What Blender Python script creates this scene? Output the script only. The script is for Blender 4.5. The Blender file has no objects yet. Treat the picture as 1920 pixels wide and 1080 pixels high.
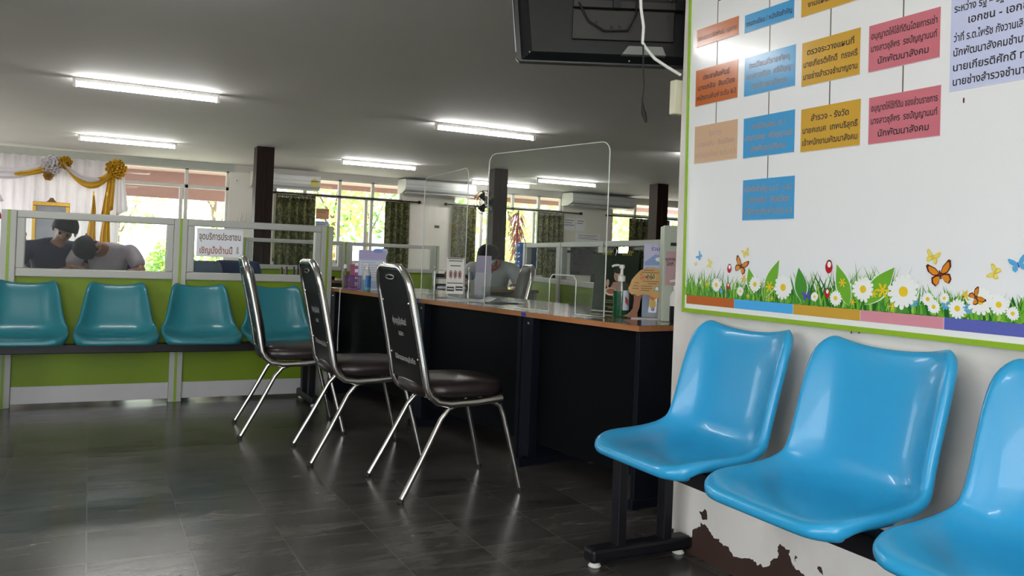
import bpy, bmesh, math, random
from mathutils import Vector, Matrix
C = bpy.context.scene.collection
SC = bpy.context.scene
PI = math.pi
random.seed(7)

# ------------------------------------------------------------------ camera
cd = bpy.data.cameras.new('camera'); cam = bpy.data.objects.new('camera', cd); C.objects.link(cam)
cd.sensor_width = 36; cd.lens = 1547.68 / 1920 * 36; cd.shift_y = (478 - 540) / 1920; cd.clip_start = .02; cd.clip_end = 200
_yaw, _pitch, _roll = math.radians(27.143), math.radians(.294), math.radians(2.203)
_F = Vector((math.sin(_yaw) * math.cos(_pitch), math.cos(_yaw) * math.cos(_pitch), math.sin(_pitch)))
_R = Vector((math.cos(_yaw), -math.sin(_yaw), 0)); _U = _R.cross(_F)
_R2 = _R * math.cos(_roll) + _U * math.sin(_roll); _U2 = -_R * math.sin(_roll) + _U * math.cos(_roll)
_m = Matrix((_R2, _U2, -_F)).transposed().to_4x4(); _m.translation = (0, 0, 1.0); cam.matrix_world = _m
SC.camera = cam
# ------------------------------------------------------------------ sky light and exposure
w = bpy.data.worlds.new('sky'); SC.world = w; w.use_nodes = True
SKY = 3.2
w.node_tree.nodes['Background'].inputs[0].default_value = (.93, .97, 1, 1)
w.node_tree.nodes['Background'].inputs[1].default_value = SKY
_sl = bpy.data.lights.new('sun', 'SUN'); _so = bpy.data.objects.new('sun', _sl); C.objects.link(_so)
_sl.energy = 7.0; _sl.angle = math.radians(3); _sl.color = (1, .95, .86); _so.location = (0, 30, 30); _so.rotation_euler = (math.radians(-20), math.radians(6), 0)
SC.view_settings.view_transform = 'Standard'; SC.view_settings.look = 'None'
SC.view_settings.gamma = 1; SC.view_settings.use_curve_mapping = False; SC.view_settings.exposure = 1.05
TUBE = 34.0
CEIL = 2.45; YB = 15.0

# ------------------------------------------------------------------ materials
MATS = {}
def mat(name, col, rough=.5, metal=0, var=.12, scale=12, spec=.5, emit=None, coat=0, bump=0, stretch=(1, 1, 1)):
    if name in MATS: return MATS[name]
    m = bpy.data.materials.new(name); m.use_nodes = True; nt = m.node_tree; b = nt.nodes['Principled BSDF']
    b.inputs['Roughness'].default_value = rough; b.inputs['Metallic'].default_value = metal
    b.inputs['Specular IOR Level'].default_value = spec; b.inputs['Coat Weight'].default_value = coat
    tc = nt.nodes.new('ShaderNodeTexCoord'); mp = nt.nodes.new('ShaderNodeMapping'); mp.inputs['Scale'].default_value = stretch
    nz = nt.nodes.new('ShaderNodeTexNoise'); nz.inputs['Scale'].default_value = scale; nz.inputs['Detail'].default_value = 4
    mx = nt.nodes.new('ShaderNodeMix'); mx.data_type = 'RGBA'
    mx.inputs[6].default_value = tuple(c * (1 - var) for c in col) + (1,); mx.inputs[7].default_value = tuple(min(1, c * (1 + var)) for c in col) + (1,)
    L = nt.links.new
    L(tc.outputs['Object'], mp.inputs[0]); L(mp.outputs[0], nz.inputs['Vector']); L(nz.outputs['Fac'], mx.inputs[0]); L(mx.outputs[2], b.inputs['Base Color'])
    if bump:
        bp = nt.nodes.new('ShaderNodeBump'); bp.inputs['Strength'].default_value = bump; bp.inputs['Distance'].default_value = .002
        L(nz.outputs['Fac'], bp.inputs['Height']); L(bp.outputs[0], b.inputs['Normal'])
    if emit:
        b.inputs['Emission Color'].default_value = tuple(emit[0]) + (1,); b.inputs['Emission Strength'].default_value = emit[1]
    MATS[name] = m
    return m
def clear(name, tint=(1, 1, 1), gloss=.06, haze=.03, rough=.02):
    m = bpy.data.materials.new(name); m.use_nodes = True; nt = m.node_tree; nt.nodes.remove(nt.nodes['Principled BSDF'])
    out = nt.nodes['Material Output']; N = nt.nodes.new; L = nt.links.new
    tr = N('ShaderNodeBsdfTransparent'); tr.inputs[0].default_value = tint + (1,)
    gl = N('ShaderNodeBsdfGlossy'); gl.inputs['Roughness'].default_value = rough
    df = N('ShaderNodeBsdfDiffuse'); df.inputs[0].default_value = (.8, .82, .8, 1)
    tc = N('ShaderNodeTexCoord'); nz = N('ShaderNodeTexNoise'); nz.inputs['Scale'].default_value = 3; nz.inputs['Detail'].default_value = 5
    mm = N('ShaderNodeMath'); mm.operation = 'MULTIPLY'; mm.inputs[1].default_value = haze * 2
    L(tc.outputs['Object'], nz.inputs['Vector']); L(nz.outputs['Fac'], mm.inputs[0])
    m1 = N('ShaderNodeMixShader'); L(mm.outputs[0], m1.inputs[0]); L(tr.outputs[0], m1.inputs[1]); L(df.outputs[0], m1.inputs[2])
    lw = N('ShaderNodeLayerWeight'); lw.inputs[0].default_value = .15
    m3 = N('ShaderNodeMath'); m3.operation = 'MULTIPLY_ADD'; m3.inputs[1].default_value = gloss * 5; m3.inputs[2].default_value = gloss * .25
    m4 = N('ShaderNodeMath'); m4.operation = 'POWER'; m4.inputs[1].default_value = 4; L(lw.outputs['Facing'], m4.inputs[0]); lw.inputs[0].default_value = .5; L(m4.outputs[0], m3.inputs[0])
    m2 = N('ShaderNodeMixShader'); L(m3.outputs[0], m2.inputs[0]); L(m1.outputs[0], m2.inputs[1]); L(gl.outputs[0], m2.inputs[2])
    L(m2.outputs[0], out.inputs[0]); MATS[name] = m
    return m

M_ceil = mat('grey_ceiling_paint', (.70, .685, .67), .75, var=.06, scale=1.2)
M_wall = mat('cream_wall_paint', (.74, .70, .64), .7, var=.05, scale=2)
M_trimw = mat('offwhite_frame_paint', (.66, .66, .62), .45, var=.05)
M_beam = mat('grey_green_beam_paint', (.40, .42, .38), .6, var=.06)
M_dkwood = mat('dark_brown_wood', (.024, .011, .008), .5, var=.5, scale=9, stretch=(6, 6, .6), spec=.18)
M_tube = mat('lamp_tube', (.9, .9, .9), emit=((1, .99, .96), TUBE))
M_white = mat('white_plastic', (.78, .78, .75), .35, var=.04)
M_grey = mat('grey_metal_frame', (.42, .43, .40), .4, var=.05)
M_lgrey = mat('pale_kick_panel', (.52, .51, .53), .4, var=.05)
M_green = mat('lime_green_laminate', (.165, .255, .008), .45, var=.08, scale=5, spec=.3)
M_lime = mat('lime_strip', (.23, .36, .02), .4, var=.1)
M_teal = mat('teal_polypropylene', (.022, .180, .225), .3, var=.10, scale=4, coat=.25)
M_blue = mat('bright_blue_polypropylene', (.022, .325, .62), .30, var=.06, scale=4, coat=.25)
M_black = mat('black_painted_steel', (.006, .006, .009), .4, var=.2, spec=.3)
M_navy = mat('blue_black_laminate', (.005, .0065, .013), .4, var=.15, spec=.25)
M_navyd = mat('black_modesty_laminate', (.002, .0025, .004), .5, var=.15, spec=.15)
M_cherry = mat('orange_cherry_laminate', (.43, .185, .075), .25, var=.2, scale=6, stretch=(8, 1, 8), coat=.4)
M_cherrytop = mat('cherry_desk_surface', (.22, .125, .075), .16, var=.2, scale=6, stretch=(8, 1, 8), coat=.5)
M_chrome = mat('chrome', (.72, .70, .68), .16, metal=1, var=.08)
M_vinyl = mat('dark_brown_vinyl', (.020, .013, .014), .3, var=.2, scale=30, bump=.05)
M_vinylb = mat('black_vinyl_back', (.004, .004, .004), .45, var=.2, scale=30, spec=.18)
M_rubber = mat('black_rubber', (.01, .01, .01), .7)
M_ink = mat('black_ink', (.012, .010, .012), .5)
M_faint = mat('faded_orange_ink', (.30, .24, .20), .5)
M_faintb = mat('faded_brown_ink', (.40, .29, .22), .5)
M_inkbr = mat('brown_ink', (.16, .11, .06), .5)
M_inkrd = mat('rust_ink', (.36, .13, .07), .5)
M_inkwh = mat('white_stencil_paint', (.42, .42, .42), .6)
M_paper = mat('white_paper', (.80, .81, .86), .8, var=.03, spec=.08)
M_glass = clear('window_glass', (.98, 1, .99), .010, .003)
M_acryl = clear('clear_acrylic', (.95, .97, .95), .035, .022)
M_acedge = mat('polished_acrylic_edge', (.75, .80, .76), .2, var=.05)
M_gold = mat('gold_leaf', (.60, .36, .06), .35, metal=.6, var=.25)
M_yel = mat('golden_yellow_satin', (.72, .43, .02), .45, var=.15)
M_wht = mat('white_satin', (.88, .86, .90), .5, var=.04)
def translucent(m, f):
    nt = m.node_tree; b = nt.nodes['Principled BSDF']; tl = nt.nodes.new('ShaderNodeBsdfTranslucent'); mx = nt.nodes.new('ShaderNodeMixShader'); mx.inputs[0].default_value = f
    nt.links.new(b.inputs['Base Color'].links[0].from_socket, tl.inputs[0]); nt.links.new(b.outputs[0], mx.inputs[1]); nt.links.new(tl.outputs[0], mx.inputs[2]); nt.links.new(mx.outputs[0], nt.nodes['Material Output'].inputs[0])
    return m
translucent(M_wht, .5); translucent(M_yel, .3)
M_red = mat('red_cloth', (.42, .012, .02), .6)
M_leafs = [mat('leaf_%s' % n, c, .55, var=.3, scale=3) for n, c in (('yellow', (.66, .68, .22)), ('light', (.46, .62, .18)), ('mid', (.24, .42, .12)), ('dark', (.10, .22, .07)))]
for _l in M_leafs: translucent(_l, .4)
M_tired = mat('red_cordyline_leaf', (.26, .05, .075), .4, var=.4)
M_bark = mat('bark', (.14, .10, .07), .8, var=.3)
M_skin = mat('skin', (.30, .16, .10), .5, var=.06)
M_hair = mat('black_hair', (.008, .007, .008), .6, var=.3, scale=40, spec=.2)

# floor : polished dark vinyl tiles of 0.305 m
def floor_mat():
    m = bpy.data.materials.new('polished_dark_tile'); m.use_nodes = True; nt = m.node_tree; b = nt.nodes['Principled BSDF']; N = nt.nodes.new; L = nt.links.new
    tc = N('ShaderNodeTexCoord'); sep = N('ShaderNodeSeparateXYZ'); L(tc.outputs['Object'], sep.inputs[0])
    def M(op, a, bb=None):
        n = N('ShaderNodeMath'); n.operation = op
        for i, v in enumerate((a, bb)):
            if v is None: continue
            if isinstance(v, (int, float)): n.inputs[i].default_value = v
            else: L(v, n.inputs[i])
        return n.outputs[0]
    T = .305
    u = M('DIVIDE', M('SUBTRACT', sep.outputs[0], .029), T); v = M('DIVIDE', M('SUBTRACT', sep.outputs[1], 3.80), T)
    def edge(x):
        f = M('FRACT', x); return M('MINIMUM', f, M('SUBTRACT', 1.0, f))
    line = M('LESS_THAN', M('MINIMUM', edge(u), edge(v)), .0065)
    cmb = N('ShaderNodeCombineXYZ'); L(M('FLOOR', u), cmb.inputs[0]); L(M('FLOOR', v), cmb.inputs[1])
    wn = N('ShaderNodeTexWhiteNoise'); L(cmb.outputs[0], wn.inputs['Vector'])
    mp = N('ShaderNodeMapping'); mp.inputs['Scale'].default_value = (2.2, 7, 1); L(tc.outputs['Object'], mp.inputs[0])
    off = N('ShaderNodeVectorMath'); off.operation = 'MULTIPLY_ADD'; L(wn.outputs['Color'], off.inputs[0]); off.inputs[1].default_value = (9, 9, 0); L(mp.outputs[0], off.inputs[2])
    n1 = N('ShaderNodeTexNoise'); n1.inputs['Scale'].default_value = 1.6; n1.inputs['Detail'].default_value = 8; n1.inputs['Roughness'].default_value = .65; n1.inputs['Distortion'].default_value = .8; L(off.outputs[0], n1.inputs['Vector'])
    r = N('ShaderNodeValToRGB'); e = r.color_ramp.elements
    e[0].position = .30; e[0].color = (.030, .028, .026, 1); e[1].position = .72; e[1].color = (.125, .115, .105, 1)
    r.color_ramp.elements.new(.42).color = (.062, .058, .054, 1); r.color_ramp.elements.new(.58).color = (.085, .079, .073, 1); L(n1.outputs['Fac'], r.inputs[0])
    vr = N('ShaderNodeMix'); vr.data_type = 'RGBA'; vr.blend_type = 'MULTIPLY'; vr.inputs[0].default_value = 1
    g = M('MULTIPLY_ADD', wn.outputs['Value'], .35); g.node.inputs[2].default_value = .78
    L(r.outputs[0], vr.inputs[6]); L(g, vr.inputs[7])
    mx = N('ShaderNodeMix'); mx.data_type = 'RGBA'; L(line, mx.inputs[0]); L(vr.outputs[2], mx.inputs[6]); mx.inputs[7].default_value = (.105, .098, .09, 1)
    L(mx.outputs[2], b.inputs['Base Color'])
    rr = M('MULTIPLY_ADD', n1.outputs['Fac'], .22); rr.node.inputs[2].default_value = .12; L(rr, b.inputs['Roughness'])
    b.inputs['Specular IOR Level'].default_value = .5
    return m
M_floor = floor_mat()

# wall with the paint peeling off near the floor
def peel_mat():
    m = bpy.data.materials.new('cream_wall_peeling_low'); m.use_nodes = True; nt = m.node_tree; b = nt.nodes['Principled BSDF']; N = nt.nodes.new; L = nt.links.new
    tc = N('ShaderNodeTexCoord'); sep = N('ShaderNodeSeparateXYZ'); L(tc.outputs['Object'], sep.inputs[0])
    nz = N('ShaderNodeTexNoise'); nz.inputs['Scale'].default_value = 4.5; nz.inputs['Detail'].default_value = 6; L(tc.outputs['Object'], nz.inputs['Vector'])
    a = N('ShaderNodeMath'); a.operation = 'MULTIPLY_ADD'; a.inputs[1].default_value = -1.6; a.inputs[2].default_value = .24; L(sep.outputs[2], a.inputs[0])
    s = N('ShaderNodeMath'); s.operation = 'ADD'; L(nz.outputs['Fac'], s.inputs[0]); L(a.outputs[0], s.inputs[1])
    gt = N('ShaderNodeMath'); gt.operation = 'GREATER_THAN'; gt.inputs[1].default_value = .60; L(s.outputs[0], gt.inputs[0])
    n2 = N('ShaderNodeTexNoise'); n2.inputs['Scale'].default_value = 3; n2.inputs['Detail'].default_value = 8; L(tc.outputs['Object'], n2.inputs['Vector'])
    r = N('ShaderNodeValToRGB'); e = r.color_ramp.elements; e[0].position = .3; e[0].color = (.66, .62, .57, 1); e[1].position = .55; e[1].color = (.82, .79, .75, 1); L(n2.outputs['Fac'], r.inputs[0])
    mx = N('ShaderNodeMix'); mx.data_type = 'RGBA'; L(gt.outputs[0], mx.inputs[0]); L(r.outputs[0], mx.inputs[6]); mx.inputs[7].default_value = (.05, .025, .018, 1)
    L(mx.outputs[2], b.inputs['Base Color']); b.inputs['Roughness'].default_value = .65
    return m
M_peel = peel_mat()

# green damask curtain
def damask():
    m = bpy.data.materials.new('green_damask_cloth'); m.use_nodes = True; nt = m.node_tree; b = nt.nodes['Principled BSDF']; N = nt.nodes.new; L = nt.links.new
    tc = N('ShaderNodeTexCoord'); wv = N('ShaderNodeTexNoise'); wv.inputs['Scale'].default_value = 9; wv.inputs['Detail'].default_value = 1; wv.inputs['Distortion'].default_value = 2.5
    L(tc.outputs['Object'], wv.inputs['Vector'])
    r = N('ShaderNodeValToRGB'); e = r.color_ramp.elements; e[0].position = .47; e[0].color = (.05, .058, .018, 1); e[1].position = .54; e[1].color = (.17, .165, .065, 1)
    L(wv.outputs['Fac'], r.inputs[0]); L(r.outputs[0], b.inputs['Base Color']); b.inputs['Roughness'].default_value = .6
    return m
M_damask = translucent(damask(), .25)

# ------------------------------------------------------------------ geometry helpers
class MB:
    def __init__(s): s.v = []; s.f = []; s.m = []
    def add(s, vs, fs, m=0):
        o = len(s.v); s.v += [Vector(p) for p in vs]
        for f in fs: s.f.append(tuple(i + o for i in f)); s.m.append(m)
        return s
    def box(s, x0, x1, y0, y1, z0, z1, m=0):
        vs = [(x, y, z) for x in (x0, x1) for y in (y0, y1) for z in (z0, z1)]
        return s.add(vs, [(0, 1, 3, 2), (4, 6, 7, 5), (0, 4, 5, 1), (2, 3, 7, 6), (0, 2, 6, 4), (1, 5, 7, 3)], m)
    def tube(s, pts, r, n=8, m=0, closed=False):
        P = [Vector(p) for p in pts]; N = len(P); rr = r if isinstance(r, (list, tuple)) else [r] * N; vs = []
        for i in range(N):
            a = P[(i - 1) % N] if (closed or i > 0) else P[i]; b = P[(i + 1) % N] if (closed or i < N - 1) else P[i]
            t = (b - a).normalized()
            if i == 0:
                up = Vector((0, 0, 1)) if abs(t.z) < .9 else Vector((1, 0, 0)); x = t.cross(up).normalized()
            else: x = (x - t * x.dot(t)).normalized()
            y = t.cross(x)
            vs += [P[i] + (x * math.cos(2 * PI * k / n) + y * math.sin(2 * PI * k / n)) * rr[i] for k in range(n)]
        fs = []
        for i in range(N if closed else N - 1):
            j = (i + 1) % N
            fs += [(i * n + k, i * n + (k + 1) % n, j * n + (k + 1) % n, j * n + k) for k in range(n)]
        if not closed: fs += [tuple(range(n))[::-1], tuple((N - 1) * n + k for k in range(n))]
        return s.add(vs, fs, m)
    def lathe(s, prof, c=(0, 0, 0), n=20, m=0, sx=1, sy=1):
        vs = []; N = len(prof)
        for r, z in prof: vs += [(c[0] + sx * r * math.cos(2 * PI * k / n), c[1] + sy * r * math.sin(2 * PI * k / n), c[2] + z) for k in range(n)]
        fs = [(i * n + k, i * n + (k + 1) % n, (i + 1) * n + (k + 1) % n, (i + 1) * n + k) for i in range(N - 1) for k in range(n)]
        fs += [tuple(range(n))[::-1], tuple((N - 1) * n + k for k in range(n))]
        return s.add(vs, fs, m)
    def ball(s, c, r, n=14, k=9, m=0):
        r = r if isinstance(r, (list, tuple)) else (r, r, r); vs = []; fs = []
        for i in range(k + 1):
            a = PI * i / k
            vs += [(c[0] + r[0] * math.sin(a) * math.cos(2 * PI * j / n), c[1] + r[1] * math.sin(a) * math.sin(2 * PI * j / n), c[2] + r[2] * math.cos(a)) for j in range(n)]
        for i in range(k):
            fs += [(i * n + j, (i + 1) * n + j, (i + 1) * n + (j + 1) % n, i * n + (j + 1) % n) for j in range(n)]
        return s.add(vs, fs, m)
    def prism(s, poly, fn, d0, d1, m=0):
        n = len(poly); vs = [fn(p[0], p[1], d0) for p in poly] + [fn(p[0], p[1], d1) for p in poly]
        return s.add(vs, [tuple(range(n))[::-1], tuple(range(n, 2 * n))] + [(i, (i + 1) % n, n + (i + 1) % n, n + i) for i in range(n)], m)
    def flat(s, poly, fn, d, m=0):
        return s.add([fn(p[0], p[1], d) for p in poly], [tuple(range(len(poly)))], m)
    def sheet(s, fn, nu, nv, m=0):
        vs = [fn(i / nu, j / nv) for j in range(nv + 1) for i in range(nu + 1)]
        return s.add(vs, [(j * (nu + 1) + i, j * (nu + 1) + i + 1, (j + 1) * (nu + 1) + i + 1, (j + 1) * (nu + 1) + i) for j in range(nv) for i in range(nu)], m)
    def build(s, name, mats, parent=None, org=None, smooth=None, bevel=0, solid=0, sub=0, fixn=True):
        me = bpy.data.meshes.new(name); o_ = Vector(org) if org is not None else Vector((0, 0, 0))
        me.from_pydata([v - o_ for v in s.v], [], s.f); me.update()
        for m in (mats if isinstance(mats, (list, tuple)) else [mats]): me.materials.append(m)
        me.polygons.foreach_set('material_index', s.m)
        if fixn:
            bm = bmesh.new(); bm.from_mesh(me); bmesh.ops.recalc_face_normals(bm, faces=bm.faces); bm.to_mesh(me); bm.free()
        ob = bpy.data.objects.new(name, me); C.objects.link(ob)
        if parent is not None: ob.parent = parent
        elif org is not None: ob.location = o_
        if smooth:
            me.polygons.foreach_set('use_smooth', [True] * len(me.polygons)); me.set_sharp_from_angle(angle=math.radians(smooth))
        if solid:
            md = ob.modifiers.new('solid', 'SOLIDIFY'); md.thickness = solid; md.offset = 0
        if bevel:
            md = ob.modifiers.new('bevel', 'BEVEL'); md.width = bevel; md.segments = 2; md.limit_method = 'ANGLE'; md.angle_limit = math.radians(40)
        if sub:
            md = ob.modifiers.new('sub', 'SUBSURF'); md.levels = sub; md.render_levels = sub
        return ob
def tag(o, label, cat, group=None):
    o['label'] = label; o['category'] = cat
    if group: o['group'] = group
    return o
def thing(name, label, cat, loc=(0, 0, 0), rz=0, group=None):
    o = bpy.data.objects.new(name, None); C.objects.link(o); o.location = loc; o.rotation_euler = (0, 0, rz); o.empty_display_size = .1
    return tag(o, label, cat, group)
def struct(o):
    o['kind'] = 'structure'; return o
def part_label(o, l): o['label'] = l; return o
def copy_tree(o, parent=None):
    c = o.copy(); C.objects.link(c)
    if parent is not None: c.parent = parent
    for ch in list(o.children): copy_tree(ch, c)
    return c
def dup(o, loc, rz=None, label=None):
    c = copy_tree(o); c.location = loc
    if rz is not None: c.rotation_euler = (0, 0, rz)
    if label: c['label'] = label
    return c
_txt = {}
def text_mesh(body):
    if body not in _txt:
        cu = bpy.data.curves.new('lettering', 'FONT'); cu.body = body; cu.align_x = 'CENTER'; cu.resolution_u = 3; cu.offset = .018; cu.space_line = 1.0
        ob = bpy.data.objects.new('lettering', cu); C.objects.link(ob)
        dg = bpy.context.evaluated_depsgraph_get(); me = bpy.data.meshes.new_from_object(ob.evaluated_get(dg))
        vs = [v.co.copy() for v in me.vertices]; fs = [tuple(p.vertices) for p in me.polygons]
        bpy.data.objects.remove(ob); bpy.data.curves.remove(cu); bpy.data.meshes.remove(me)
        xs = [v.x for v in vs] or [0]; ys = [v.y for v in vs] or [0]
        _txt[body] = (vs, fs, min(xs), max(xs), min(ys), max(ys))
    return _txt[body]
def put_text(mb, body, fn, cx, base, size=None, width=None, d=0, m=0, sx=1):
    """letters with their baseline at (cx, base); size is the font size, width squeezes the line to that width"""
    vs, fs, x0, x1, y0, y1 = text_mesh(body)
    k = size if size else width / (x1 - x0); kx = width / (x1 - x0) if width else k * sx; mid = (x0 + x1) / 2
    mb.add([fn(cx + (v.x - mid) * kx, base + v.y * k, d) for v in vs], fs, m)

# ------------------------------------------------------------------ the room
XL, XR, YF = -4.0, 13.0, -3.0
struct(MB().box(XL, XR, YF, YB + .2, -.1, 0).build('floor', M_floor))
struct(MB().box(XL, XR, YF, YB + .2, CEIL, CEIL + .12).build('ceiling', M_ceil))
struct(MB().box(-30, 40, -30, 50, -.25, -.12).build('ground', mat('outdoor_ground', (.50, .48, .42), .9, var=.3, scale=.6)))
# back wall: piers, sills and a beam around four window bays
wb = MB()
bays = [(-3.6, 2.13, .06), (2.90, 5.30, .80), (6.35, 8.86, .80), (10.10, 12.30, .80)]
xs = XL
for a, b, sill in bays:
    wb.box(xs, a, YB, YB + .2, 0, CEIL)
    if sill > .1: wb.box(a, b, YB, YB + .2, 0, sill)
    xs = b
wb.box(xs, XR, YB, YB + .2, 0, CEIL)
for a, b, sill in bays: wb.box(a, b, YB, YB + .2, 2.36, CEIL)
struct(wb.build('wall_back', M_wall))
struct(MB().box(-3.6, 2.19, YB - .03, YB, 2.33, CEIL).build('trim_1', M_beam))
struct(MB().box(2.19, 13, YB - .02, YB, 2.34, CEIL).build('trim_2', mat('pale_beam_paint', (.52, .50, .46), .6, var=.05)))
lw_ = MB()
for a, b in ((YF, -2.8), (1.8, 9.8), (13.6, YB)): lw_.box(XL - .15, XL, a, b, 0, CEIL)
for a, b in ((-2.8, 1.8), (9.8, 13.6)): lw_.box(XL - .15, XL, a, b, 0, .7); lw_.box(XL - .15, XL, a, b, 2.25, CEIL)  # unseen openings, added to let daylight onto the chart and the back
struct(lw_.build('wall_left', M_wall))
struct(MB().box(XL, -2.2, YF - .15, YF, 0, CEIL).box(.2, 2.05, YF - .15, YF, 0, CEIL).box(-2.2, .2, YF - .15, YF, 2.15, CEIL).build('wall_entrance', M_wall))  # unseen wall and doorway, added to cut daylight from the front
struct(MB().box(1.90, 2.05, YF, 2.398, 0, CEIL).build('wall_right', M_peel))
struct(MB().box(2.05, XR, 1.0, 1.15, 0, CEIL).build('wall_front', M_wall))
struct(MB().box(XR, XR + .15, 1.0, YB + .2, 0, CEIL).build('wall_far_right', M_wall))
# the eave and its hanging fascia outside the left glazing
struct(MB().box(-6, 14, YB + .2, YB + 1.95, 2.40, 2.50).build('roof_eave', mat('pinkish_soffit', (.46, .34, .31), .8, var=.06)))
struct(MB().box(-6, 2.6, YB + 1.85, YB + 1.95, 1.90, 2.40).box(2.6, 14, YB + 1.85, YB + 1.95, 2.30, 2.40).build('roof_fascia', mat('pinkish_fascia', (.44, .28, .27), .8, var=.08)))
# windows: frames with their panes
def window(n, x0, x1, sill, mull, bar, top=2.36, sub=()):
    f = MB(); y0, y1 = YB + .04, YB + .11
    f.box(x0, x0 + .05, y0, y1, sill, top); f.box(x1 - .05, x1, y0, y1, sill, top); f.box(x0, x1, y0, y1, top - .05, top); f.box(x0, x1, y0, y1, sill, sill + .06)
    if bar: f.box(x0, x1, y0, y1, bar - .03, bar + .03)
    for x, a, b in mull: f.box(x - .028, x + .028, y0, y1, a, b)
    fr = struct(f.build('window_%d' % n, M_trimw, bevel=.004))
    p = MB().box(x0 + .02, x1 - .02, YB + .07, YB + .076, sill + .02, top - .02); p.build('pane', M_glass, fr)
window(1, -3.6, 2.13, .06, [(-1.9, .06, 2.36), (.35, .06, 2.36), (1.44, .06, 2.36), (1.36, .06, 2.0), (-.8, .06, 2.0)], 2.03)
window(2, 2.90, 5.30, .80, [(4.09, .8, 2.36), (4.72, 2.0, 2.36), (4.60, .8, 2.0), (4.71, .8, 2.0), (3.45, .8, 2.36)], 2.03)
window(3, 6.35, 8.86, .80, [(7.69, 2.0, 2.36), (8.30, .8, 2.36), (7.0, .8, 2.36), (8.20, .8, 2.0)], 2.04)
window(4, 10.10, 12.30, .80, [(10.74, .8, 2.36), (11.36, 2.0, 2.36)], 2.06)
# wooden posts
for x in (2.17, 5.88, 9.12):
    wp = MB().box(x - .12, x + .12, 11.95, 12.2, 0, CEIL).box(x - .02, x + .02, 11.935, 12.2, 0, CEIL)
    o = wp.build('wooden_column', M_dkwood, org=(x, 12.07, 0), bevel=.006)
    tag(o, {2.17: 'dark brown wooden column in front of the first air conditioner', 5.88: 'dark brown wooden column seen through the clear counter screen', 9.12: 'dark brown wooden column showing above the pale donation box'}[x], 'column', 'dark wooden columns')

# ------------------------------------------------------------------ fluorescent lights
def make_light():
    t = thing('fluorescent_light', '', 'ceiling light', (0, 0, CEIL), 0, 'bare tube ceiling lights')
    MB().box(-.6, .6, -.028, .028, -.035, 0).build('housing', M_white, t, bevel=.005)
    MB().tube([(-.585, 0, -.062), (.585, 0, -.062)], .016, 12).build('tube', M_tube, t, smooth=40)
    for s in (-1, 1): MB().box(s * .60 - .014, s * .60 + .014, -.022, .022, -.085, 0).build('lamp_holder', M_white, t, bevel=.004)
    return t
LL = [(.435, 8.22, 'bare fluorescent tube light, larger one above the green bench partition'), (.435, 12.5, 'bare fluorescent tube light nearest the white curtains and swags'),
      (3.89, 8.33, 'bare fluorescent tube light directly above the clear counter screens'), (4.03, 12.55, 'bare fluorescent tube light in front of the middle window'),
      (7.56, 12.7, 'bare fluorescent tube light seen through the near counter screen'), (6.88, 14.0, 'short dim tube light behind the one seen through the near screen'), (7.30, 8.4, 'tube light peeping out from behind the wall end'),
      (.0, 4.35, 'tube light mirrored in the glossy staff chart'), (-.3, .05, 'added unseen tube light overhead in front of the blue bench'), (-.3, -2.0, 'added unseen tube light overhead by the entrance')]  # last two are unseen, added to brighten the lobby and chart
lt = make_light()
for i, (x, y, l) in enumerate(LL):
    if i == 0: lt.location = (x, y, CEIL); lt['label'] = l
    else: dup(lt, (x, y, CEIL), 0, l)

# ------------------------------------------------------------------ green office partition with glass
Y0 = 5.73
def partition(panels, ztop, t, sign=None):
    """panels: list of (x0, x1) in the local x; posts between; t: the parent"""
    edges = sorted({round(x, 3) for p in panels for x in p})
    for x in edges:
        po = MB().box(x - .040, x + .040, -.032, .032, 0, ztop).build('post', M_grey, t, bevel=.004)
        MB().box(x - .008, x + .008, -.0345, -.031, 0, ztop).build('lime_insert', M_lime, po)
    for a, b in panels:
        a += .040; b -= .040
        MB().box(a, b, -.012, .012, .125, .785).build('green_panel', M_green, t)
        MB().box(a, b, -.016, .016, .02, .125).build('kick_panel', M_lgrey, t, bevel=.003)
        f = MB().box(a, b, -.026, .026, .785, .835).box(a, b, -.026, .026, ztop - .045, ztop).box(a, a + .045, -.026, .026, .835, ztop - .045).box(b - .045, b, -.026, .026, .835, ztop - .045)
        f.build('glazing_frame', M_grey, t, bevel=.006)
        MB().box(a + .03, b - .03, -.003, .003, .82, ztop - .03).build('glass', M_glass, t)
pt = thing('office_partition', 'lime green and grey office partition with glass top behind the teal seats', 'partition', (0, Y0, 0))
partition([(-.425, .525), (.525, 1.475)], 1.18, pt)
# notice taped on the glass
nt_ = thing('paper_notice', 'white paper notice taped inside the partition glass', 'sign', (.768, Y0 - .006, .94))
MB().box(-.145, .145, 0, .0015, 0, .185).build('sheet', M_paper, nt_)
tm = MB(); put_text(tm, 'จุดบริการประชาชน', lambda x, y, d: (x, -.0006, y), 0, .112, size=.062, width=.262, m=0); tm.build('lettering', M_inkbr, nt_, fixn=False)
tm = MB(); put_text(tm, 'เชิญนั่งด้านนี้', lambda x, y, d: (x, -.0006, y), -.022, .022, size=.058, width=.205); tm.build('lettering', M_inkrd, nt_, fixn=False)
MB().add([(x, -.0006, z) for x, z in ((.106, .07), (.120, .07), (.120, .034), (.128, .034), (.113, .020), (.098, .034), (.106, .034))], [(0, 1, 2, 3, 4, 5, 6)]).build('arrow_mark', M_grey, nt_)

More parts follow.
